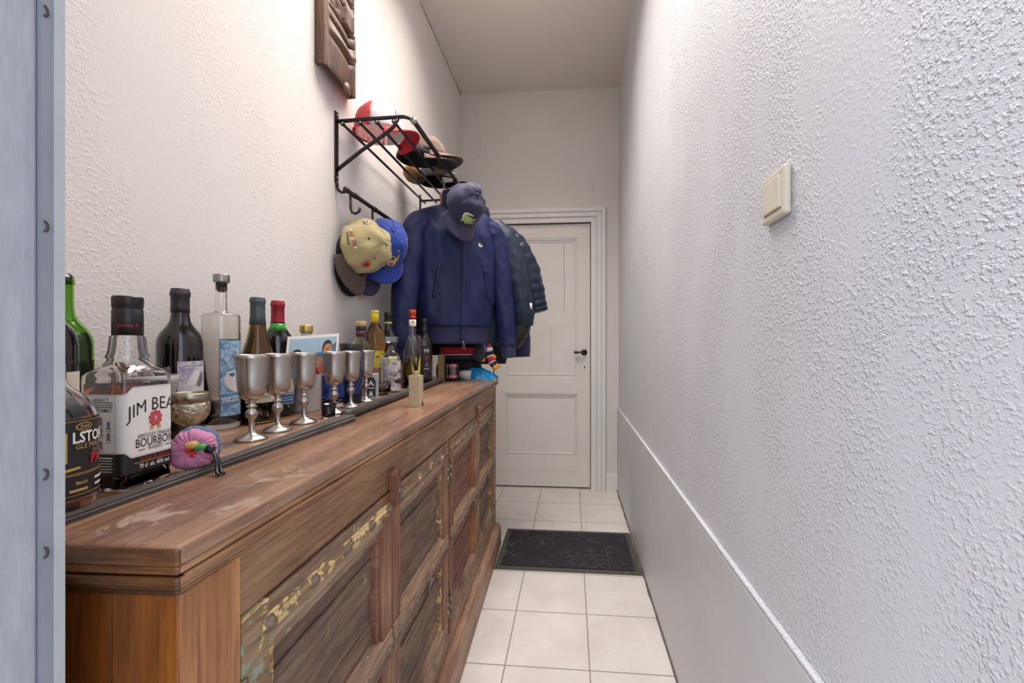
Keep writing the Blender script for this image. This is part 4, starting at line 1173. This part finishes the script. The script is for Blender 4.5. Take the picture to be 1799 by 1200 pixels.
# ------------------------------------------------------------------ caps
def cap_frame(front, up):
    Y = Vector(front).normalized(); Z = Vector(up); Z = (Z - Y * Z.dot(Y)).normalized(); X_ = Y.cross(Z)
    return Matrix((X_, Y, Z)).transposed()
RX, RY, HC = .086, .098, .125
def crown(a, e, off=0, H=HC, dent=None):
    ch = max(cos(e), 0) ** .72; sh = sin(e)
    seam = min(abs(((a / (pi / 3)) + .5) % 1 - .5) * (pi / 3), 1) * ch
    g = 1 - .018 * math.exp(-(seam / .03) ** 2)
    fr = max(cos(a), 0)
    z = H * sh * (1 + .05 * fr * cos(e))
    d = 1.0
    if dent: d = 1 + dent * noise.noise(Vector((2.2 * sin(a) * ch, 2.2 * cos(a) * ch, 2.2 * sh + dent * 40)))
    n = Vector((sin(a) * ch / RX, cos(a) * ch / RY, sh / H)).normalized()
    p = Vector((RX * sin(a) * ch * g, RY * cos(a) * ch * g, z * g)) * d
    return p + n * off
def make_cap(label, loc, front, up, cmat, bmat, group=None, H=HC, dent=.05, curve=.026, under=None, backmat=None, scale=1.0, button=True, brimL=.118, droop=.008, decals=None, eyelet=None, strap=True):
    Rm = cap_frame(front, up)
    t = thing('baseball_cap', label, 'cap', loc, 0, group)
    t.rotation_euler = Rm.to_euler(); t.scale = (scale,) * 3
    def crownpart(a0, a1, mat, nm, nu):
        b = MB()
        b.keep = True
        b.grid(lambda u, v: crown(a0 + (a1 - a0) * u, pi / 2 * .995 * (1 - v), 0, H, dent), nu, 16, mat)
        # flip so the normals face outward
        return b.build(nm, t, solid=.0022)
    if backmat:
        crownpart(-pi * .5, pi * .5, cmat, 'front_panel', 30); crownpart(pi * .5, pi * 1.5, backmat, 'mesh_back', 34)
    else: crownpart(-pi, pi, cmat, 'crown', 60)
    bb = MB()
    def brim(u, v):
        s = u * 2 - 1
        ai = R(64) * s; pi_ = Vector((RX * sin(ai), RY * cos(ai), 0))
        th = s * R(88); po = Vector((.090 * sin(th), .043 + brimL * cos(th), 0))
        p = pi_.lerp(po, v); p.z = -curve * (p.x / .085) ** 2 * (.3 + .7 * v) - droop * v + .004
        return p
    bb.grid(brim, 22, 9, bmat); bb.build('brim', t, solid=.003)
    if under:
        q = MB(); q.grid(lambda u, v: brim(u, v) + Vector((0, 0, -.0036)), 22, 9, under); q.build('brim_lining', t)
    if button:
        b = MB(); c = crown(0, pi / 2, 0, H, dent); b.ball(c + Vector((0, 0, .002)), .008, cmat if not backmat else bmat, 12, 8, (1, 1, .5)); b.build('button', t)
    if eyelet:
        for a in (pi / 6, pi / 2, -pi / 6, -pi / 2):
            b = MB(); f = lambda u, v: tuple(crown(a + u / .09, .85 + v / .11, .0015, H, dent)); b.flat([(.0045 * cos(q), .0045 * sin(q)) for q in [2 * pi * k / 10 for k in range(10)]], f, eyelet); b.build('eyelet', t)
    if strap:
        b = MB(); b.tube([crown(pi + s, .06, .001, H, dent) for s in (-.7, -.35, 0, .35, .7)], .006, cmat if not backmat else bmat, 8, flat=.3); b.build('strap', t)
    if decals:
        for nm, a0, e0, draw in decals:
            b = MB()
            def ff(off, a0=a0, e0=e0):
                def f(u, v):
                    e = e0 + v / .118
                    return tuple(crown(a0 - u / (.092 * max(cos(e0), .3) ** .72), e, off, H, dent))
                return f
            draw(b, ff); b.build(nm, t)
    return t
el = lambda cx, cy, rx, ry, n=18: [(cx + rx * cos(2 * pi * k / n), cy + ry * sin(2 * pi * k / n)) for k in range(n)]
CROC = [(-.95, .10), (-.98, .45), (-.80, .72), (-.40, .86), (.10, .84), (.40, .78), (.38, .66), (.05, .70), (-.35, .66), (-.55, .52), (-.52, .34), (-.20, .40), (.25, .34), (.55, .22), (.95, .30), (.98, .16), (.62, .00), (.60, -.08), (.96, -.20), (.92, -.38), (.50, -.42), (.15, -.50), (.10, -.72), (-.12, -.74), (-.10, -.50), (-.45, -.42), (-.62, -.60), (-.80, -.55), (-.72, -.30), (-.85, -.12)]
def croc(b, ff, s=.032):
    b.flat([(x * s * 1.12 - (.001), y * s * 1.16) for x, y in CROC], ff(.0030), 'patchw'); b.flat([(x * s, y * s) for x, y in CROC], ff(.0040), 'patchg')
    b.flat([(x * s, y * s) for x, y in ((.50, .16), (.92, .12), (.55, .00), (.90, -.20), (.48, -.16), (.30, .02))], ff(.0046), 'patchr')
    b.flat([(x * s, y * s) for x, y in el(.15, .22, .05, .06, 8)], ff(.0046), 'patchk')
# croc cap hanging before the jacket
make_cap('navy cap with green crocodile patch hanging in front of the navy jacket', (-.498, 1.852, 1.776), (.10, -.22, -.96), (.74, -.66, .22), 'navycap', 'navybrim', 'hanging caps', .125, .10, .030, decals=[('crocodile_patch', .06, .40, croc)], scale=.98, brimL=.130)
b = MB(); b.tube([(-.575, 1.862, 1.905), (-.588, 1.858, 1.88), (-.594, 1.855, 1.85), (-.600, 1.853, 1.83)], .0012, 'patchw', 6)
b.prism([(0, 0), (.008, 0), (.009, .045), (-.001, .045)], .0012, plain('orange_brown_tag_card', 'A8604A', .6), Matrix.Translation((-.604, 1.852, 1.790)) @ Matrix.Rotation(R(90), 4, 'X'))
o = b.build('swing_tag'); tag(o, 'narrow orange brown swing tag on a white string beside the crocodile cap', 'tag')
def khakidecal(b, ff):
    g, h, i = ff(.0030), ff(.0040), ff(.0046)
    b.flat([(-.014, -.010), (-.016, .004), (-.006, .012), (.010, .010), (.014, .000), (.006, -.004), (-.002, .002), (-.006, -.006)], g, 'patchw')
    b.flat([(-.012, -.008), (-.013, .003), (-.005, .009), (-.002, .004), (-.008, .000)], h, 'patchr'); b.flat([(-.002, .005), (.009, .008), (.012, .001), (.004, -.002)], h, 'patchb'); b.flat([(-.006, -.003), (.002, .001), (.002, -.007), (-.004, -.010)], h, 'patchk')
def khakitext(b, ff):
    g = ff(.0032); [b.flat([(-.034 + .010 * k, -.002 + .002 * k), (-.028 + .010 * k, -.001 + .002 * k), (-.027 + .010 * k, .010 + .002 * k), (-.031 + .010 * k, .009 + .002 * k - .004 * (k % 2))], g, 'patchr' if k % 3 else 'patchw') for k in range(7)]; [b.flat([(-.022 + .007 * k, -.012 + .001 * k), (-.018 + .007 * k, -.012 + .001 * k), (-.017 + .007 * k, -.005 + .001 * k), (-.021 + .007 * k, -.006 + .001 * k)], g, 'patchk') for k in range(6)]; b.flat(el(.012, .016, .006, .006, 10), g, 'greyink')
def khakiround(b, ff):
    b.flat(el(0, 0, .0165, .0165, 22), ff(.0030), 'patchk'); b.flat(el(0, 0, .0150, .0150, 22), ff(.0036), 'patchw'); b.flat(el(0, 0, .0135, .0135, 22), ff(.0042), 'patchr'); b.flat([(-.005, -.006), (.004, -.004), (.005, .006), (-.003, .004)], ff(.0050), 'browncap')
make_cap('khaki cap with brown brim and badges hanging on the coat rail', (-.838, 1.540, 1.518), (.10, -.10, -1), (1, -.10, .05), 'khaki', 'browncap', 'hanging caps', .125, .14, .022, decals=[('badge', pi * .80, .60, khakidecal), ('lettering', pi * .50, .28, khakitext), ('round_badge', .50, .50, khakiround)], eyelet='patchk', scale=1.08, brimL=.130)
def wings(b, ff):
    def ff(o_, f0_=ff): return lambda u, v: f0_(o_)(u * 1.4, v * 1.4)
    g, h, i = ff(.0030), ff(.0038), ff(.0046)
    for s in (-1, 1):
        b.flat([(s * .004, -.012), (s * .014, -.004), (s * .020, .010), (s * .022, .022), (s * .017, .015), (s * .015, .011), (s * .010, .008), (s * .004, .000)][::s], g, 'patchy')
    b.flat(el(0, .010, .0085, .0085), g, 'patchy'); b.flat(el(0, .010, .0058, .0058), h, 'royal'); b.flat(el(0, -.010, .0110, .0110), g, 'patchy'); b.flat(el(0, -.010, .0090, .0090), h, 'patchw')
    b.flat([(-.002, -.0165), (.002, -.0165), (.002, -.004), (-.002, -.004)], i, 'patchr'); b.flat([(-.0065, -.012), (.0065, -.012), (.0065, -.008), (-.0065, -.008)], i, 'patchr')
make_cap('royal blue cap with yellow winged badge hanging on the coat rail', (-.795, 1.690, 1.560), (.10, -.30, -.95), (.62, -.74, .22), 'royal', 'royal', 'hanging caps', .125, .06, .030, decals=[('winged_badge', -.22, .46, wings)], eyelet='patchy', scale=1.07)
make_cap('black cap hanging closest to the wall behind the khaki cap', (-.870, 1.560, 1.490), (.02, -.16, -1), (1, -.15, .0), 'blackcloth', 'blackcloth', 'hanging caps', .02, .0, .004, droop=0, button=False)
make_cap('dark navy cap hanging between the khaki and blue caps, only its brim showing', (-.850, 1.655, 1.505), (.06, -.06, -1), (.90, -.44, .05), 'navycap', 'navybrim', 'hanging caps', .03, .0, .022, button=False)
def truck(b, ff):
    g = ff(.003)
    for k in range(5): b.flat([(-.03 + .013 * k, -.012), (-.026 + .013 * k, -.012), (-.022 + .013 * k, .012 + .004 * (k % 2)), (-.026 + .013 * k, .012)], g, 'patchk')
make_cap('red and white trucker cap on the hat shelf', (-.772, 1.600, 1.988), (1, .05, .05), (-.05, 0, 1), 'whitecloth', 'redcloth', 'caps on the hat shelf', .128, .04, .030, backmat='net', decals=[('lettering', .1, .55, truck)], under='redcloth', scale=1.0)
make_cap('tan brown cap with black lining near the middle of the hat shelf', (-.690, 1.815, 1.981), (1, .10, -.03), (0, 0, 1), 'blackcloth', 'tancap', 'caps on the hat shelf', .075, .05, .020, under='blackcloth', brimL=.13, strap=False)
make_cap('tan brown cap stacked on the black lined cap on the hat shelf', (-.670, 1.830, 2.005), (1, .10, -.05), (.05, 0, 1), 'tancap', 'tancap', 'caps on the hat shelf', .085, .06, .024, brimL=.135)
make_cap('black cap at the far end of the hat shelf', (-.690, 2.075, 1.981), (1, .06, 0), (0, 0, 1), 'blackcloth', 'blackcloth', 'caps on the hat shelf', .10, .05, .030)
b = MB(); b.ball((0, 0, .045), .055, 'ochre', 22, 14, (1.0, 1.4, .8), lambda e, a: 1 + .12 * noise.noise(Vector((cos(a) * 3, sin(a) * 3, e * 3))))
o = b.build('wool_hat', loc=(-.805, 2.06, 1.977)); tag(o, 'ochre woollen hat by the wall on the hat shelf', 'hat')

# ------------------------------------------------------------------ jackets
def superring(cx, cy, z, a, bq, n, p=2.4, amp=0, ns=6, seed=0, fold=0):
    P = []
    for k in range(n):
        q = 2 * pi * k / n; c, s = cos(q), sin(q)
        x = a * math.copysign(abs(c) ** (2 / p), c); y = bq * math.copysign(abs(s) ** (2 / p), s)
        v = Vector((x * ns + seed, y * ns, z * ns * .45))
        d = 1 + amp * noise.noise(v) + fold * noise.noise(Vector((x * 26 + z * 7 + seed, y * 26, z * 9)))
        P.append((cx + x, cy + y * d, z) if abs(s) > .3 else (cx + x * (1 + .25 * (d - 1)), cy + y * d, z))
    return P
def interp(tab, z):
    for (z1, *A), (z2, *B) in zip(tab, tab[1:]):
        if z1 <= z <= z2:
            f = (z - z1) / (z2 - z1); f = f * f * (3 - 2 * f) if False else f
            return [p + (q - p) * f for p, q in zip(A, B)]
    return tab[-1][1:] if z > tab[-1][0] else tab[0][1:]
def sleeve(b, pts, rad, mat, n=40, seg=28, amp=.10, seed=0, flat=.8, quilt=0, cap=True):
    pts = [Vector(p) for p in pts]
    # Catmull-Rom resample
    P = []; Rr = []
    m = len(pts) - 1
    for i in range(n + 1):
        f = i / n * m; k = min(int(f), m - 1); u = f - k
        p0, p1, p2, p3 = pts[max(k - 1, 0)], pts[k], pts[k + 1], pts[min(k + 2, m)]
        P.append(.5 * ((2 * p1) + (p2 - p0) * u + (2 * p0 - 5 * p1 + 4 * p2 - p3) * u * u + (3 * p1 - p0 - 3 * p2 + p3) * u ** 3))
        Rr.append(rad[k] + (rad[k + 1] - rad[k]) * u)
    def fn(i, t, p):
        q = 1 + amp * noise.noise(Vector((p.z * 11 + seed, cos(t) * 1.6, sin(t) * 1.6))) + amp * .6 * noise.noise(Vector((p.z * 30 + 2 * cos(t) + seed, cos(t) * 2.5 + 3, sin(t) * 2.5)))
        if quilt: q *= 1 - .11 * (1 - abs(sin(pi * i / n * quilt)) ** .45)
        return q
    b.tube(P, Rr, mat, seg, cap, flat=flat, fn=fn)

JX, JY, JZ, JR = -.560, 1.985, 1.145, R(34)
jk = thing('jacket', 'navy zip jacket with a tiny crocodile badge hanging at the front of the coat rail', 'jacket', (JX, JY, JZ), JR, 'coats on the rail')
tab = [(.0, .150, .070, 0), (.085, .160, .078, 0), (.10, .178, .088, 0), (.20, .188, .092, 0), (.40, .198, .092, 0), (.53, .206, .085, 0), (.60, .206, .068, .0), (.632, .188, .056, .0), (.655, .135, .048, .0), (.672, .085, .046, .0), (.682, .070, .048, 0)]
b = MB(); rg = []
for i in range(64):
    z = .084 + (.680 - .084) * i / 63
    a, d, o_ = interp(tab, z)
    if z < .1: a = .176; d = .087
    rg.append(superring(0, 0, z, a, d, 72, 2.5, .13, 7, 3.3, .13))
b.rings(rg, 'navy', True, True); torso = b.build('body', jk)
b = MB(); rg = []
for i in range(9):
    z = 0 + .088 * i / 8; a, d, o_ = interp(tab, z); rr_ = superring(0, 0, z, a * .985, d * .97, 120, 2.5, .06, 7, 3.3)
    rg.append([(x * (1 + .010 * (k % 2)), y * (1 + .02 * (k % 2)), q) for k, (x, y, q) in enumerate(rr_)])
b.rings(rg, 'navyrib', True, True); b.build('waistband', jk)
# collar
b = MB(); rg = []
for z, a, d in ((.655, .092, .062), (.672, .088, .066), (.700, .084, .062), (.732, .082, .060), (.740, .078, .056), (.700, .060, .048), (.672, .058, .044)):
    rg.append(superring(0, -.005, z, a, d, 40, 2.1, .06, 9, 2))
b.rings(rg, 'navy', False, True); b.build('collar', jk)
b = MB()
sleeve(b, [(-.125, .0, .590), (-.188, -.003, .562), (-.232, -.016, .44), (-.258, -.045, .24), (-.276, -.065, .06), (-.276, -.072, -.02)], [.046, .062, .066, .060, .052, .044], 'navy', 46, 30, .13, 1.0, .95)
b.build('left_sleeve', jk)
b = MB(); sleeve(b, [(-.276, -.070, -.015), (-.275, -.073, -.05), (-.274, -.076, -.083)], [.040, .037, .034], 'navyrib', 8, 40, .05, 1.0, .95); b.build('left_cuff', jk)
b = MB()
sleeve(b, [(.125, .0, .590), (.188, -.003, .562), (.222, -.010, .43), (.240, -.020, .24), (.252, -.034, .06), (.258, -.040, -.01)], [.046, .062, .062, .056, .050, .044], 'navy', 46, 30, .13, 5.0, .95)
b.build('right_sleeve', jk)
b = MB(); sleeve(b, [(.258, -.038, -.005), (.259, -.041, -.04), (.260, -.044, -.072)], [.040, .038, .035], 'navyrib', 8, 40, .05, 5.0, .95); b.build('right_cuff', jk)
def jfront(x, z, off=.004):
    a, d, o_ = interp(tab, z); c = max(min(x / a, .999), -.999)
    p = 2.5; y = d * (1 - abs(c) ** p) ** (1 / p)
    v = Vector((x * 7 + 3.3, -y * 7, z * 7 * .45)); k = 1 + .13 * noise.noise(v) + .13 * noise.noise(Vector((x * 26 + z * 7 + 3.3, -y * 26, z * 9)))
    return (x, -y * k - off, z)
b = MB(); b.tube([jfront(.0, .012 + .655 * k / 40, .001) for k in range(41)], .0035, 'navycap', 6); 
b.tube([jfront(-.012, .012 + .655 * k / 40, .0) for k in range(41)], .0022, 'navy', 6); b.build('zip', jk)
b = MB(); p = Vector(jfront(.0, .012, .006)); b.tube([p, p + Vector((.004, -.003, -.018))], .003, 'steel', 8); b.tube([p + Vector((.004 + .006 * sin(q), -.004, -.026 + .010 * cos(q))) for q in [2 * pi * k / 12 for k in range(13)]], .0018, 'steel', 6); b.build('zip_pull', jk)
for s in (-1, 1):
    b = MB()
    b.grid(lambda u, v: jfront(s * (.105 + .018 * u + .022 * (1 - v)), .215 + .15 * v, .003 + .003 * sin(u * pi)), 3, 12, 'navy'); b.build('pocket_welt', jk, solid=.002)
b = MB()
ff = lambda o_: (lambda u, v: jfront(.092 + u, .480 + v, .003 + o_))
b.flat([(x * .0125, y * .0125) for x, y in CROC], ff(0), 'patchw'); b.flat([(x * .007, y * .005) for x, y in CROC], ff(.001), 'patchg'); b.build('crocodile_badge', jk)
b = MB(); b.tube([(0, 0, .68), (0, 0, .735), (.004, 0, .76), (.006, 0, .80), (-.004, 0, .832), (-.022, 0, .838), (-.034, 0, .825)], .0025, 'steel', 8); b.build('hanger_hook', jk)

def coat(label, loc, rot, body, bmat, slv, qbody=0, qs=0, H=.70, hem=0.0, collar=True):
    t = thing('jacket', label, 'jacket', loc, rot, 'coats on the rail')
    tb = [(hem, body * .92, .048), (hem + .1, body, .052), (H - .16, body * 1.02, .052), (H - .07, body * .95, .048), (H - .02, body * .6, .05), (H, body * .36, .046)]
    b = MB(); rg = []; n = 70
    for i in range(n + 1):
        z = hem + (H - hem) * i / n; a, d = interp(tb, z)
        q = 1 - (.10 * (1 - abs(sin(pi * i / n * qbody)) ** .45) if qbody else 0)
        rg.append(superring(0, 0, z, a * q, d * q, 56, 2.4, .10, 7, loc[1] * 9, .05))
    b.rings(rg, bmat); b.build('body', t)
    for nm, pts, rad, mat in slv:
        b = MB(); sleeve(b, pts, rad, mat, 60, 28, .10, loc[1] * 3, .9, qs); b.build(nm, t)
    if collar:
        b = MB(); rg = [superring(0, 0, z, a, d, 36, 2.1, .05, 8, 1) for z, a, d in ((H - .02, .085, .06), (H + .04, .075, .06), (H + .065, .07, .055), (H + .03, .058, .045))]
        b.rings(rg, bmat, False, True); b.build('collar', t)
    return t
# slate blue coat just behind
c2 = coat('slate blue padded jacket with a white zip pull, right behind the navy jacket', (-.545, 2.125, 1.14), R(10), .175, 'slateblue',
     [('left_sleeve', [(-.14, 0, .62), (-.20, 0, .54), (-.22, .0, .38), (-.23, .0, .2), (-.23, 0, .05)], [.055, .06, .058, .052, .045], 'slateblue'),
      ('right_sleeve', [(.14, 0, .62), (.205, -.005, .545), (.245, -.01, .42), (.275, -.01, .29), (.292, -.005, .165), (.296, .0, .100)], [.06, .070, .076, .074, .070, .054], 'slateblue')])
b = MB(); b.tube([(.330, -.070, .215), (.332, -.073, .185)], .006, 'patchw', 8); b.build('zip_pull', c2)
b = MB(); sleeve(b, [(.294, .0, .12), (.282, -.01, .07), (.262, -.01, .03), (.24, -.01, -.01)], [.056, .052, .046, .034], 'blackcloth', 16, 24, .2, 7); b.build('black_lining', c2)
c3 = coat('dark quilted puffer jacket with one sleeve sticking out towards the white door', (-.525, 2.235, 1.13), R(4), .18, 'puffer',
     [('left_sleeve', [(-.14, 0, .62), (-.20, 0, .54), (-.22, .0, .38), (-.23, .0, .2), (-.23, 0, .05)], [.055, .06, .058, .052, .045], 'puffer'),
      ('right_sleeve', [(.13, 0, .64), (.205, 0, .58), (.270, 0, .475), (.308, 0, .355), (.330, 0, .255), (.345, .0, .190)], [.055, .066, .070, .070, .068, .064], 'puffer')], 12, 11)
c4 = coat('black coat at the far end of the rail, showing below the slate blue jacket', (-.55, 2.335, 1.03), R(6), .19, 'blackcloth',
     [('left_sleeve', [(-.15, 0, .70), (-.21, 0, .6), (-.23, .0, .4), (-.23, .0, .2), (-.23, 0, .05)], [.055, .06, .058, .052, .045], 'blackcloth'),
      ('right_sleeve', [(.15, 0, .70), (.21, 0, .6), (.25, .0, .4), (.265, -.01, .2), (.27, -.02, .04)], [.055, .06, .058, .055, .050], 'navycap')], H=.80)

# ------------------------------------------------------------------ clutter at the far end of the table top
# striped knit hanging behind the jacket
def knit():
    t = thing('folded_jumper', 'folded navy jumper with a red and white striped edge on the table under the jacket', 'jumper', (-.590, 2.150, CT + .105), R(6))
    b = MB()
    rg = lambda z: superring(0, 0, z, .105, .050, 40, 4, .05, 8, 1)
    b.rings([rg(z) for z in (.0, .01, .022)], 'greycloth'); b.build('navy_fold', t)
    b = MB(); b.rings([[(x * 1.01, y * 1.01, z) for x, y, z in rg(q)] for q in (.0225, .0255, .027)], 'whitecloth'); b.build('white_stripe', t)
    b = MB(); b.rings([[(x * 1.01, y * 1.01, z) for x, y, z in rg(q)] for q in (.0275, .040, .055, .065)], 'redcloth'); b.build('red_fold', t)
    return t
knit()
t = thing('black_bag', 'slumped black bag on the table top under the hanging coats', 'bag', (-.610, 2.200, CT))
b = MB(); rg = []
for i in range(16):
    z = .104 * i / 15; q = (1 - .35 * (abs(i / 15 - .4)) ** 2); rg.append(superring(0, 0, z, .125 * q, .060 * q, 44, 3, .18, 14, 2, .05))
b.rings(rg, 'blackcloth'); b.build('bag_body', t)
b = MB(); b.tube([(.10, -.060, .10), (.125, -.068, .075), (.13, -.07, .04), (.10, -.072, .015)], .006, 'blackcloth', 8); b.build('bag_strap', t)
b = MB(); b.ball((0, 0, 0), .030, 'bluecloth', 14, 10, (.8, .5, 1.1), lambda e, a: 1 + .3 * noise.noise(Vector((cos(a) * 2, sin(a) * 2, e * 2))))
o = b.build('blue_cloth', loc=(-.460, 2.080, CT + .168)); tag(o, 'scrap of blue cloth at the right end of the red striped jumper', 'cloth')
b = MB(); b.tube([(0, 0, 0), (.012, 0, .03), (.02, .0, .06), (.015, 0, .09)], [.022, .030, .028, .018], 'greycloth', 16, fn=lambda i, t, p: 1 + .15 * sin(5 * t + i))
o = b.build('glove', loc=(-.485, 2.085, CT + .102)); tag(o, 'charcoal padded glove below the jacket zip', 'glove')
t = thing('scarf', 'rolled striped scarf in red, yellow, white, blue and black at the corner of the table', 'scarf', (-.425, 2.120, CT + .044))
seg_ = [((.040, 0, .012), (.028, 0, .030), .026, 'yelcloth'), ((.028, 0, .030), (.015, 0, .045), .027, 'navycap'), ((.015, 0, .045), (.012, 0, .050), .028, 'whitecloth'), ((.012, 0, .050), (.004, 0, .076), .028, 'redcloth'), ((.004, 0, .076), (.002, 0, .082), .029, 'whitecloth'), ((.002, 0, .082), (-.002, 0, .102), .028, 'blackcloth'), ((-.002, 0, .102), (-.004, 0, .124), .026, 'whitecloth'), ((-.004, 0, .124), (-.010, 0, .140), .024, 'redcloth'), ]
for a, c, r, mt in seg_:
    b = MB(); b.tube([a, Vector(a).lerp(Vector(c), .5), c], [r * .97, r, r * .97], mt, 20, flat=.8, fn=lambda i, t, p: 1 + .07 * sin(4 * t)); b.build('stripe', t)
b = MB(); b.ball((-.030, -.01, .125), .018, 'bluecloth', 12, 8, (.9, .6, 1.2)); b.ball((-.034, -.012, .062), .016, 'yelcloth', 12, 8, (.9, .6, 1)); b.ball((.026, -.01, .075), .011, 'yelcloth', 12, 8); b.build('tassel', t)
# blue plastic bag
t = thing('plastic_bag', 'crumpled bright blue and white plastic bag on the corner of the table top', 'plastic bag', (-.4850, 2.135, CT))
b = MB()
def bagf(u, v):
    x = -.085 + .180 * u; y = -.062 + .115 * v
    h = .066 * max(0, sin(pi * u) ** .6) * max(0, sin(pi * v)) ** .5 * (1 - .45 * u) + .014 * abs(noise.noise(Vector((x * 26, y * 26, 1)))) + .012 * abs(noise.noise(Vector((x * 60, y * 60, 4))))
    return (x + .01 * noise.noise(Vector((u * 5, v * 5, 2))), y + .010 * noise.noise(Vector((u * 5, v * 5, 9))), .003 + h * (1 if .02 < u < .98 and .02 < v < .98 else .1))
b.grid(bagf, 44, 30, 'bag', False); b.build('bag_body', t, solid=.0008)
b = MB()
b.grid(lambda u, v: (-.092 + .190 * u, -.066 + .030 * v + .012 * noise.noise(Vector((u * 6, 0, 0))), .0015 + .004 * abs(noise.noise(Vector((u * 14, v * 4, 0))))), 40, 6, 'paper'); b.build('white_edge', t, solid=.0008)
# red can
x, y = -.655, 2.085
t = thing('can', 'short black and red can standing by the blue plastic bag', 'can', (-.602, 2.055, CT))
b = MB(); b.lathe([(.0002, 0), (.030, 0), (.033, .003), (.0335, .006), (.0335, .088), (.031, .092), (.0002, .092)], plain('black_tin', '1A1618', .25, .3), 36); b.build('can_body', t)
b = MB(); a0 = face_to_cam(-.602, 2.055) - .05; f = cyl(.0337, a0)
for za, zb in ((.012, .030), (.068, .084)): b.grid(lambda u, v: f(-.030 + .060 * u, za + (zb - za) * v), 16, 1, 'red')
b.grid(lambda u, v: f(-.018 + .036 * u, .030 + .038 * v), 12, 1, plain('grey_can_print', '6A6264', .3, .4))
b.grid(lambda u, v: f(-.044 + .013 * u, .012 + .072 * v), 5, 1, 'paper')
f = cyl(.0340, a0); b.text('STAR', .018, f, 'paper', 0, .076, .9, .6); b.text('STAR', .018, f, 'paper', 0, .021, .9, .6)
lines(b, f, -.042, -.034, [.03 + .006 * k for k in range(6)], 'ink', .0016)
b.build('label', t)
b = MB(); b.tube([(-.035, 0, .030), (0, 0, .028), (.035, .0, .022)], [.012, .022, .027], plain('white_tissue', 'D8D6D8', .8), 22, fn=lambda i, t, p: 1 + .08 * sin(6 * t + i))
o = b.build('paper_roll', loc=(-.550, 2.075, CT + .001)); tag(o, 'white rolled paper lying between the can and the blue bag', 'paper roll')

# ------------------------------------------------------------------ carved mask
def mask():
    t = thing('carved_mask', 'carved brown wooden face mask hanging high on the left wall', 'mask', (XL, 1.452, 2.30))
    t.scale = (.86, 1, 1)
    # profile of protrusion along the middle line (local z from -.235 to +.30)
    prof = [(-.240, .040), (-.200, .060), (-.172, .066), (-.140, .070), (-.128, .066), (-.122, .046), (-.116, .052), (-.102, .082), (-.094, .080), (-.066, .058), (-.060, .040), (-.054, .042), (-.048, .066), (-.034, .066), (-.024, .052), (-.018, .036), (-.010, .044), (-.004, .078), (.050, .080), (.078, .074), (.086, .040), (.098, .044), (.104, .074), (.150, .080), (.300, .060)]
    def P(z):
        for (a, p), (c, q) in zip(prof, prof[1:]):
            if a <= z <= c: return p + (q - p) * (z - a) / (c - a)
        return prof[-1][1]
    HW = .102
    b = MB(); nu, nv = 84, 240
    gz = lambda z, c, wd: math.exp(-((z - c) / wd) ** 2)
    def f(u, v):
        s = u * 2 - 1; a = abs(s)
        zz = -.214 + .47 * v
        k0 = max(0, min(1, (zz + .214) / .09)); sw = .028 + .030 * k0 * k0 * (3 - 2 * k0)
        z = zz + sw * a
        base = .034 + .042 * (1 - a ** 1.9)
        feat = P(zz) - .072
        if zz > -.006:
            k = 1.0 if a < .20 else max(0, 1 - (a - .20) / .08)
            if zz > .082: k = max(k, max(0, 1 - a / .9))
            h = base * (1 if a < .24 else .86) + feat * k
            h -= .010 * gz(zz, .058, .004) * (a > .24)
            h -= .006 * gz(zz, .006, .003) * (a > .24)
            h -= .010 * max(0, 1 - abs(a - .48) / .16) * gz(zz, .022, .016)
        else:
            k = max(0, 1 - a / .86) ** .55
            h = base + feat * k
        if a > .985: h = .005
        return (max(h, .005), s * HW, z)
    b.grid(f, nu, nv, 'maskwood', True)
    o = b.build('face', t)
    md = o.modifiers.new('solidify', 'SOLIDIFY'); md.thickness = .010; md.offset = 0
    b = MB(); b.tube([(.058, .0, -.196), (.062, .004, -.212), (.064, .008, -.228), (.060, .008, -.242)], [.020, .018, .015, .006], 'maskwood', 14, flat=.8); b.build('chin', t)

mask()
